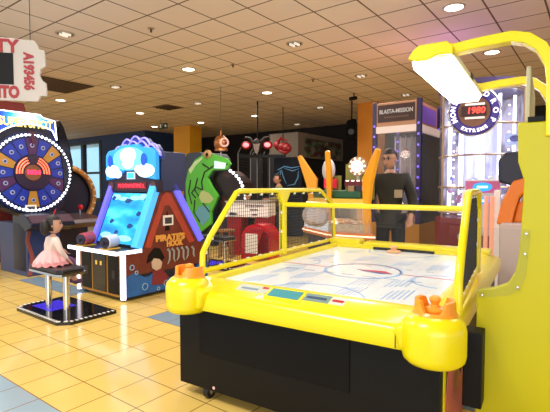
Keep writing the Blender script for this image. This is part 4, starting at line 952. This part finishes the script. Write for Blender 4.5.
# ------------------------------------------------------------------ ceiling fittings
GLOW = mat('downlight_glow', '#fff6e2', .4, emit=9, ecol='#fff0d6'); RIM = mat('downlight_rim', '#b8a894', .4, .3); UNL = mat('downlight_reflector', '#9a8f86', .2, .8); BLB = mat('downlight_bulb', '#f4ecdc', .3, emit=.6)
proto = {}
def downlight(px, py, lit, label, power=0, r=.11):
    p = atz(px, py, GZ)
    d = thing('downlight', label, 'ceiling light', (p.x, p.y, GZ), GR, 'recessed downlights in the tiled ceiling')
    if lit not in proto:
        a = MB().lathe([(r, 0), (r + .025, 0), (r + .02, -.012), (r, -.012), (r, 0)], (0, 0, 0), 28, cap=False).build('trim_ring', RIM, d)
        if lit: b = [MB().lathe([(0, -.004), (r, -.004), (r, -.009), (0, -.009)], (0, 0, 0), 28).build('lamp_face', GLOW, d)]
        else:
            b = [MB().lathe([(0, -.003), (r, -.003), (r, -.006), (0, -.006)], (0, 0, 0), 28).build('reflector', UNL, d)]
            for x in (-.045, .045): b.append(MB().tube([(x, -.06, -.018), (x, .06, -.018)], .018, 8).build('bulb', BLB, d))
        proto[lit] = [a] + b
    else:
        for o_ in proto[lit]: copy_part(o_, d)
    if power:
        l = bpy.data.lights.new('downlight_lamp', 'SPOT'); l.energy = power; l.spot_size = R(120); l.spot_blend = .8; l.shadow_soft_size = .1; l.color = (1, .9, .75)
        lo = bpy.data.objects.new('downlight_lamp', l); COL.objects.link(lo); lo.location = (p.x, p.y, GZ - .03)
    return d
for px, py, lit, lab, pw in (
    (188.5, 69, 1, 'bright lit downlight nearest the middle of the tiled ceiling', 60), (454, 7, 1, 'large lit downlight high above the yellow lamp arm', 40),
    (492, 52, 1, 'lit downlight seen under the curve of the yellow lamp arm', 40), (267, 92.5, 1, 'lit downlight over the white game table, larger of two', 50),
    (255, 115.8, 1, 'small lit downlight above the diving helmet', 40), (60.5, 100, 1, 'lit downlight below the dark ceiling panel', 50),
    (140, 113, 1, 'lit downlight above the cloud topped fishing game', 40), (154.5, 126.5, 1, 'small lit downlight touching the exit sign', 0),
    (65, 33.5, 0, 'unlit downlight with silver bulbs above the ticket sign', 0), (294.5, 43.5, 0, 'unlit downlight nearest above the table middle', 0),
    (115.5, 86.5, 0, 'unlit downlight beside the dark ceiling panel', 0), (198, 103, 0, 'unlit downlight above the yellow column', 0),
    (320, 107, 0, 'unlit downlight left of the black loudspeaker', 0), (406, 94.5, 0, 'downlight just above the prize tower sign', 0),
    (361, 75.5, 0, 'unlit downlight above the orange column', 0), (200.8, 122.5, 1, 'tiny far downlight beside the yellow column top', 0),
    (331, 131, 1, 'tiny far downlight over the picture board', 0), (297, 124, 0, 'tiny far unlit downlight above the fascia corner', 0)):
    downlight(px, py, lit, lab, pw)
p = atz(94, 86, GZ)
vt = MB().box(-1.19, 0, -1.15, 0, -.02, -.002).build('ceiling_panel', mat('panel_dark', '#4a3526', .7, noise=.3, nscale=4)); vt.location = p; vt.rotation_euler = (0, 0, GR)
tag(vt, 'dark square panel in the ceiling beside the ticket sign', 'ceiling panel')
p = atz(168, 107, GZ); VD = thing('air_diffuser', 'dark square air vent in the ceiling left of the yellow column', 'vent', p, GR)
MB().box(-.3, .3, -.3, .3, -.015, 0).build('frame', mat('vent_brown', '#6a4c34', .6), VD)
for k in range(4): MB().box(-.26, .26, -.22 + k * .13, -.17 + k * .13, -.04, -.012).build('louver', mat('louver_dark', '#3a2a1e', .6), VD)
for px, py, lab in ((151, 28, 'sprinkler head in the ceiling above the fishing game'), (313, 79, 'sprinkler head in the ceiling above the coin pusher'), (233, 64, 'sprinkler head in the ceiling left of the lit downlight pair')):
    p = atz(px, py, GZ); s_ = thing('sprinkler', lab, 'sprinkler', p, 0, 'ceiling sprinklers')
    MB().lathe([(.05, -.006), (.045, -.012), (0, -.012)], (0, 0, 0), 16).build('plate', mat('sprinkler_plate', '#b89a80', .5), s_); MB().tube([(0, 0, -.01), (0, 0, -.06)], .012, 8).build('nozzle', DARK, s_)
# exit sign
p = at(163.5, 126, 14.5); EX = thing('exit_sign', 'small green and white exit sign hanging beside a downlight', 'exit sign', p, R(-30))
es = MB().box(-.17, .17, -.02, .02, -.09, .09).build('sign_box', mat('exit_dark_green', '#1c3a26', .5), EX, bevel=.004)
MB().prism([(.05, 0), (.12, .05), (.12, .02), (.15, .02), (.15, -.02), (.12, -.02), (.12, -.05)], 'y', -.024, -.018).build('arrow', WHT, es)
MB().box(-.14, -.08, -.024, -.018, -.06, .06).build('door_mark', WHT, es)
MB().ball((-.02, -.02, .045), .014, 8).build('figure_mark', WHT, es)
for x in (-.12, .12): MB().tube([(x, 0, .09), (x, 0, GZ - p.z)], .005, 6).build('hanging_wire', DARK, EX)
# loudspeaker and camera
p = at(351.5, 130, 11.4); SP = thing('loudspeaker', 'black loudspeaker hung beside the orange column', 'loudspeaker', p, R(-15))
sb = MB().prism([(-.12, -.22), (-.10, -.27), (.10, -.25), (.13, -.2), (.13, .24), (.08, .28), (-.10, .24), (-.13, .18)], 'y', -.12, .12).build('cabinet', mat('speaker_black', '#060607', .8, spec=.1), SP, bevel=.02)
MB().lathe([(.075, -.005), (.02, .01), (0, .0)], (0, -.122, -.06), 16, 'y').build('cone', DARK, sb)
MB().tube([(0, .0, .22), (0, .05, .40), (.0, .05, GZ - p.z)], .02, 8).build('bracket', BLK, SP)
p = atz(354, 93, GZ); CM = thing('ceiling_camera', 'small black camera fixed to the ceiling above the loudspeaker', 'camera', p, 0)
MB().tube([(0, 0, 0), (0, 0, -.12)], .015, 8).build('stem', BLK, CM); MB().tube([(-.10, -.05, -.15), (.06, .03, -.11)], .045, 10).build('body', BLK, CM)

# ------------------------------------------------------------------ PEOPLE
def skin(name, nodes, edges, m, parent, root, sub=1, extra=None):
    """nodes: key -> (pos, radius); one surface grown over the connected skeleton"""
    keys = list(nodes); ix = {k: i for i, k in enumerate(keys)}
    me = bpy.data.meshes.new(name); me.from_pydata([nodes[k][0] for k in keys], [(ix[a], ix[b]) for a, b in edges], [])
    t = bpy.data.objects.new('tmp', me); COL.objects.link(t)
    md = t.modifiers.new('skin', 'SKIN'); md.use_smooth_shade = True
    for k in keys:
        sv = me.skin_vertices[0].data[ix[k]]; r = nodes[k][1]; sv.radius = (r, r) if not isinstance(r, tuple) else r; sv.use_root = (k == root)
    ss = t.modifiers.new('sub', 'SUBSURF'); ss.levels = sub; ss.render_levels = sub
    bpy.context.view_layer.update()
    nm = bpy.data.meshes.new_from_object(t.evaluated_get(bpy.context.evaluated_depsgraph_get())); bpy.data.objects.remove(t); bpy.data.meshes.remove(me)
    if extra:
        b = bmesh.new(); b.from_mesh(nm); tmp = bpy.data.meshes.new('x'); extra.bm.to_mesh(tmp); extra.bm.free(); b.from_mesh(tmp); b.to_mesh(nm); b.free(); bpy.data.meshes.remove(tmp)
    for p_ in nm.polygons: p_.use_smooth = True
    nm.materials.clear(); nm.materials.append(m); nm.name = name
    o = bpy.data.objects.new(name, nm); COL.objects.link(o); o.parent = parent
    return o
def head_mesh(c, s, tilt, grow=1.0, keep=None):
    """face looks along +y"""
    m = MB(); seg, n = 28, 18; rows = []
    M_ = Matrix.Rotation(tilt[2], 3, 'Z') @ Matrix.Rotation(tilt[0], 3, 'X')
    for i in range(n + 1):
        th = PI * i / n; row = []
        for k in range(seg):
            ph = 2 * PI * k / seg; x = math.sin(th) * math.cos(ph); y = math.sin(th) * math.sin(ph); z = -math.cos(th)
            X, Y, Z = .076 * x, .095 * y, .118 * z
            if z < 0: X *= 1 + .28 * z; Y *= 1 + .10 * z; Y += .012 * (-z) * (1 if y > 0 else .2)
            if grow == 1.0 and y > 0:
                Y += .024 * math.exp(-((X / .013) ** 2 + ((Z + .015) / .022) ** 2))
                Y += .006 * math.exp(-((X / .022) ** 2 + ((Z + .055) / .010) ** 2)) + .008 * math.exp(-((X / .022) ** 2 + ((Z + .095) / .018) ** 2))
                for e in (-1, 1): Y -= .010 * math.exp(-(((X - e * .03) / .016) ** 2 + ((Z - .012) / .014) ** 2))
            v = Vector((X, Y, Z)) * grow
            row.append((v, m.bm.verts.new(Vector(c) + M_ @ (v * s))))
            if i in (0, n): break
        rows.append(row)
    def ok(vs): return keep is None or all(keep(v[0]) for v in vs)
    for a, b in zip(rows, rows[1:]):
        for k in range(seg):
            q = (k + 1) % seg
            if len(a) == 1: vs = (a[0], b[q], b[k])
            elif len(b) == 1: vs = (a[k], a[q], b[0])
            else: vs = (a[k], a[q], b[q], b[k])
            if ok(vs): m.bm.faces.new([v[1] for v in vs])
    bmesh.ops.delete(m.bm, geom=[v for v in m.bm.verts if not v.link_faces], context='VERTS')
    if grow == 1.0:
        for e in (-1, 1):
            i0 = len(m.bm.verts); m.ball((0, 0, 0), .026, 8, (.35, .7, 1.1)); m.bm.verts.ensure_lookup_table()
            for v in m.bm.verts[i0:]: v.co = Vector(c) + M_ @ ((v.co + Vector((e * .076, -.008, -.005))) * s)
    return m, M_
def head_parts(parent, c, s, tilt, hairm, hairline, eyes=True):
    hm, M_ = head_mesh(c, s, tilt, 1.13, hairline); hm.build('hair', hairm, parent, smooth=True)
    if eyes:
        for e in (-1, 1):
            p_ = Vector(c) + M_ @ (Vector((e * .030, .082, .012)) * s)
            MB().ball(p_, .0105 * s, 10).build('eye', mat('eye_dark', '#1c1410', .2), parent, smooth=True)
            a = Vector(c) + M_ @ (Vector((e * .018, .092, .034)) * s); b = Vector(c) + M_ @ (Vector((e * .044, .078, .034)) * s)
            MB().tube([a, b], .004 * s, 6).build('eyebrow', hairm, parent)
        a = Vector(c) + M_ @ (Vector((-.020, .094, -.058)) * s); b = Vector(c) + M_ @ (Vector((0, .101, -.056)) * s); d = Vector(c) + M_ @ (Vector((.020, .094, -.058)) * s)
        MB().tube([a, b, d], .0045 * s, 6).build('mouth', mat('lip', '#a05a50', .5), parent)
    return M_
def add_hand(nodes, edges, tagk, wrist, d, side, s, curl=.5):
    """palm and five fingers from the wrist along d; thumb leaves the side of the palm"""
    d = Vector(d).normalized(); sd = Vector(side).normalized(); nrm = d.cross(sd).normalized()
    w_ = Vector(wrist); pk = tagk + 'palm'; nodes[pk] = (tuple(w_ + d * .045 * s), .026 * s); edges.append((tagk + 'wrist', pk))
    for i, (off, ln) in enumerate(((-.026, .062), (-.009, .074), (.009, .070), (.026, .055))):
        b0 = w_ + d * .085 * s + sd * off * s; k1, k2, k3 = [tagk + 'f%d%d' % (i, j) for j in range(3)]
        nodes[k1] = (tuple(b0), .0095 * s); nodes[k2] = (tuple(b0 + (d * .55 + nrm * curl * .25) * ln * s), .0085 * s); nodes[k3] = (tuple(b0 + (d * .85 + nrm * curl * .75) * ln * s), .0065 * s)
        edges += [(pk, k1), (k1, k2), (k2, k3)]
    t0 = w_ + d * .035 * s - sd * .034 * s; nodes[tagk + 't0'] = (tuple(t0), .0105 * s); nodes[tagk + 't1'] = (tuple(t0 + (d * .6 - sd * .5 + nrm * .3 * curl) * .045 * s), .0085 * s)
    edges += [(pk, tagk + 't0'), (tagk + 't0', tagk + 't1')]
def standing(name, label, loc, rz, H, skinc, hairc, topm, legm, hairline, tilt=(0, 0, 0), lean=0, arms='down'):
    s = H / 1.75
    P_ = thing(name, label, 'person', loc, rz)
    sk = mat('skin_' + name + label[:6], skinc, .55)
    J = {'pelvis': ((0, 0, .95), .12), 'waist': ((0, .0, 1.10), .115), 'chest': ((0, lean * .5, 1.30), .13), 'neckb': ((0, lean, 1.45), .07), 'neck': ((0, lean + .01, 1.53), .056)}
    E_ = [('pelvis', 'waist'), ('waist', 'chest'), ('chest', 'neckb'), ('neckb', 'neck')]
    T_ = dict((k, (v[0], v[1] + .03)) for k, v in J.items() if k in ('pelvis', 'waist', 'chest')); T_['hem'] = ((0, 0, .84), .15); T_['neckb'] = ((0, lean, 1.44), .085); T_['collar'] = ((0, lean + .005, 1.49), .068)
    TE = [('hem', 'pelvis'), ('pelvis', 'waist'), ('waist', 'chest'), ('chest', 'neckb'), ('neckb', 'collar')]
    TR_ = {'pelvis': ((0, 0, .95), .135)}; RE = []
    for e, n in ((-1, 'l'), (1, 'r')):
        J[n + 'hip'] = ((e * .09, 0, .90), .088); J[n + 'knee'] = ((e * .10, .015, .50), .058); J[n + 'ank'] = ((e * .10, -.01, .09), .040); J[n + 'toe'] = ((e * .11, .14, .04), .034)
        E_ += [('pelvis', n + 'hip'), (n + 'hip', n + 'knee'), (n + 'knee', n + 'ank'), (n + 'ank', n + 'toe')]
        if arms == 'down': el, wr, hd_ = (e * .27, .0, 1.12), (e * .26, .16, .93), (0, .6, -.8)
        elif arms == 'front': el, wr, hd_ = (e * .27, .05, 1.14), (e * .12, .27, 1.12), (-e * .5, .8, .1)
        J[n + 'sh'] = ((e * .18, lean * .8, 1.41), .062); J[n + 'el'] = (el, .043); J[n + 'wrist'] = (wr, .030)
        E_ += [('chest', n + 'sh'), (n + 'sh', n + 'el'), (n + 'el', n + 'wrist')]
        add_hand(J, E_, n, wr, hd_, (e * .3, 0, .1) if arms == 'down' else (0, .1, -1), 1.0)
        T_[n + 'sh'] = ((e * .185, lean * .8, 1.405), .085); T_[n + 'el'] = (el, .066); cu = Vector(el).lerp(Vector(wr), .88); T_[n + 'cuff'] = (tuple(cu), .050)
        TE += [('chest', n + 'sh'), (n + 'sh', n + 'el'), (n + 'el', n + 'cuff')]
        TR_[n + 'hip'] = ((e * .09, 0, .88), .105); TR_[n + 'knee'] = ((e * .10, .01, .50), .078); TR_[n + 'hem'] = ((e * .10, -.005, .10), .065)
        RE += [('pelvis', n + 'hip'), (n + 'hip', n + 'knee'), (n + 'knee', n + 'hem')]
    for dct in (J, T_, TR_):
        for k in dct: dct[k] = (tuple(Vector(dct[k][0]) * s), dct[k][1] * s)
    hc = (0, (lean + .035) * s, 1.635 * s)
    hm, M_ = head_mesh(hc, s, tilt); skin('body', J, E_, sk, P_, 'pelvis', 1, hm)
    head_parts(P_, hc, s, tilt, mat('hair_' + hairc, hairc, .6), hairline)
    skin('jacket', T_, TE, topm, P_, 'pelvis', 2); skin('trousers', TR_, RE, legm, P_, 'pelvis', 1)
    for e in (-1, 1): MB().prism([(-.05, -.06), (.05, -.06), (.055, .10), (.035, .19), (-.035, .19), (-.055, .10)], 'z', 0, .085).build('shoe', BLK, P_, bevel=.02, loc=(e * .105 * s, 0, 0))
    return P_, hc, s, M_
short_hair = lambda v: v.z > .055 or (v.y < -.005 and v.z > -.045)
mp = at(391, 186, 5.65)
MAN, hc, s, M_ = standing('person', 'man in glasses and dark jacket standing beyond the hockey table', (mp.x, mp.y, 0), R(155), 1.83, '#b98a72', '#241a18',
    mat('jacket_dark', '#24241f', .7, noise=.25, nscale=8), mat('trousers_dark', '#1c1e28', .8), short_hair, tilt=(R(-8), 0, R(-22)), lean=.05)
g = MB()
for e in (-1, 1):
    c = Vector((e * .031, .098, .012))
    g.tube([Vector(hc) + M_ @ ((c + Vector((.022 * math.cos(a * PI / 6), 0, .017 * math.sin(a * PI / 6)))) * s) for a in range(12)], .0022, 5, closed=True)
    g.tube([Vector(hc) + M_ @ (Vector((e * .053, .095, .014)) * s), Vector(hc) + M_ @ (Vector((e * .080, .0, .012)) * s)], .0022, 5)
g.tube([Vector(hc) + M_ @ (Vector((-.009, .104, .014)) * s), Vector(hc) + M_ @ (Vector((.009, .104, .014)) * s)], .0022, 5)
g.build('glasses', BLK, MAN)
MB().box(-.05, .05, .0, .012, -.05, .05).build('chest_patch', mat('patch_tan', '#a8987c', .6), MAN, loc=(-.12, .165, 1.27), rot=(R(-5), 0, R(12)), bevel=.004)
mp = at(279, 186, 9.9)
standing('person', 'dark haired person in khaki jacket facing left before the mural', (mp.x, mp.y, 0), R(95), 1.645, '#b58068', '#1a1412', mat('jacket_khaki', '#8a7a48', .8), mat('trousers_grey', '#30303a', .8), short_hair, arms='front')
mp = at(248, 186, 9.25)
standing('person', 'child half hidden behind the white game table', (mp.x, mp.y, 0), R(175), 1.22, '#c88a66', '#2a1a14', mat('jacket_plum', '#3a2430', .8), mat('trousers_black', '#1a1a20', .8), short_hair)

# girl on the bench
GP = thing('person', 'small girl in white top and pink tutu sitting on the bench', 'person', (-2.385, 4.60, 0), R(-42))
gs = mat('skin_girl', '#c89a84', .55)
J = {'pelvis': ((0, 0, .585), .065), 'waist': ((0, .005, .66), .058), 'chest': ((0, .02, .755), .062), 'neckb': ((0, .025, .825), .036), 'neck': ((0, .03, .865), .030)}
E_ = [('pelvis', 'waist'), ('waist', 'chest'), ('chest', 'neckb'), ('neckb', 'neck')]
T_ = {'hip': ((0, 0, .61), .080), 'waist': ((0, .005, .66), .072), 'chest': ((0, .02, .755), .076), 'neckb': ((0, .025, .82), .046)}
TE = [('hip', 'waist'), ('waist', 'chest'), ('chest', 'neckb')]
LG = {'pelvis': ((0, 0, .585), .072)}; LE = []
for e, n in ((-1, 'l'), (1, 'r')):
    J[n + 'hip'] = ((e * .045, .03, .575), .052); J[n + 'knee'] = ((e * .055, .20, .565), .040); J[n + 'ank'] = ((e * .055, .215, .34), .026); J[n + 'toe'] = ((e * .055, .29, .315), .022)
    E_ += [('pelvis', n + 'hip'), (n + 'hip', n + 'knee'), (n + 'knee', n + 'ank'), (n + 'ank', n + 'toe')]
    el, wr = (e * .135, .04, .69), (e * .115, .13, .575) if e > 0 else (e * .10, .17, .66)
    J[n + 'sh'] = ((e * .088, .022, .80), .032); J[n + 'el'] = (el, .024); J[n + 'wrist'] = (wr, .018)
    E_ += [('chest', n + 'sh'), (n + 'sh', n + 'el'), (n + 'el', n + 'wrist')]
    add_hand(J, E_, n, wr, (0, .7, -.7), (e, 0, 0), .6)
    T_[n + 'sh'] = ((e * .09, .022, .798), .042); T_[n + 'el'] = (el, .034); T_[n + 'cuff'] = (tuple(Vector(el).lerp(Vector(wr), .9)), .025); TE += [('chest', n + 'sh'), (n + 'sh', n + 'el'), (n + 'el', n + 'cuff')]
    LG[n + 'hip'] = ((e * .045, .03, .577), .058); LG[n + 'knee'] = ((e * .055, .20, .565), .046); LG[n + 'hem'] = ((e * .055, .214, .36), .032); LE += [('pelvis', n + 'hip'), (n + 'hip', n + 'knee'), (n + 'knee', n + 'hem')]
    MB().ball((e * .055, .25, .318), .05, 12, (.65, 1.2, .6)).build('shoe', mat('shoe_violet', '#5a3a6a', .5), GP, smooth=True)
hm, M_ = head_mesh((0, .035, .955), .80, (0, 0, R(-26)))
skin('body', J, E_, gs, GP, 'pelvis', 1, hm)
head_parts(GP, (0, .035, .955), .80, (0, 0, R(-26)), mat('hair_girl', '#1c1412', .6), lambda v: v.z > .05 or (v.y < .01 and v.z > -.09))
MB().ball((0, -.055, .93), .055, 12, (1.1, .8, 1.5)).build('hair_back', mat('hair_girl', '#1c1412'), GP, smooth=True)
skin('top', T_, TE, mat('top_white', '#e8d2c8', .75), GP, 'waist', 1); skin('leggings', LG, LE, mat('leggings_plum', '#6a3a6a', .7), GP, 'pelvis', 1)
def tutu(r0, r1, z0, z1, ph):
    m = MB(); rows = []; seg = 72
    for j in range(7):
        t = j / 6; r = r0 + (r1 - r0) * t ** .8; z = z0 + (z1 - z0) * t
        rows.append([m.bm.verts.new(((r + .014 * t * math.sin(14 * 2 * PI * k / seg + ph)) * math.cos(2 * PI * k / seg), (r + .014 * t * math.sin(14 * 2 * PI * k / seg + ph)) * math.sin(2 * PI * k / seg) * 1.0 + .012, z + .010 * t * math.cos(14 * 2 * PI * k / seg + ph))) for k in range(seg)])
    for a, b in zip(rows, rows[1:]):
        for k in range(seg): m.bm.faces.new((a[k], a[(k + 1) % seg], b[(k + 1) % seg], b[k]))
    return m
tu = tutu(.070, .182, .675, .535, 0).build('tutu', mat('tutu_pink', '#e89a9e', .8), GP, smooth=True)
tutu(.073, .172, .69, .565, 1.2).build('upper_layer', mat('tutu_pale', '#f0b4b4', .8), tu, smooth=True)

# ------------------------------------------------------------------ lamps that belong to machines
def plamp(name, loc, power, color, size=.15):
    l = bpy.data.lights.new(name, 'POINT'); l.energy = power; l.color = color; l.shadow_soft_size = size
    o = bpy.data.objects.new(name, l); COL.objects.link(o); o.location = loc
plamp('pusher_lamp', CPO + Vector((0, 0, 1.04)), 5, (1, .82, .68), .05)
plamp('pusher_top_lamp', CPO + Vector((-.1, -.15, 1.95)), 4, (1, .85, .7), .08)
plamp('drop_machine_lamp', QO + Vector((-.1, -.15, 1.6)), 8, (.9, .85, 1), .1)
plamp('tower_violet_lamp', HO + G1 * .25 + G2 * .5 + Vector((0, 0, 3.0)), 6, (.65, .25, 1.0))
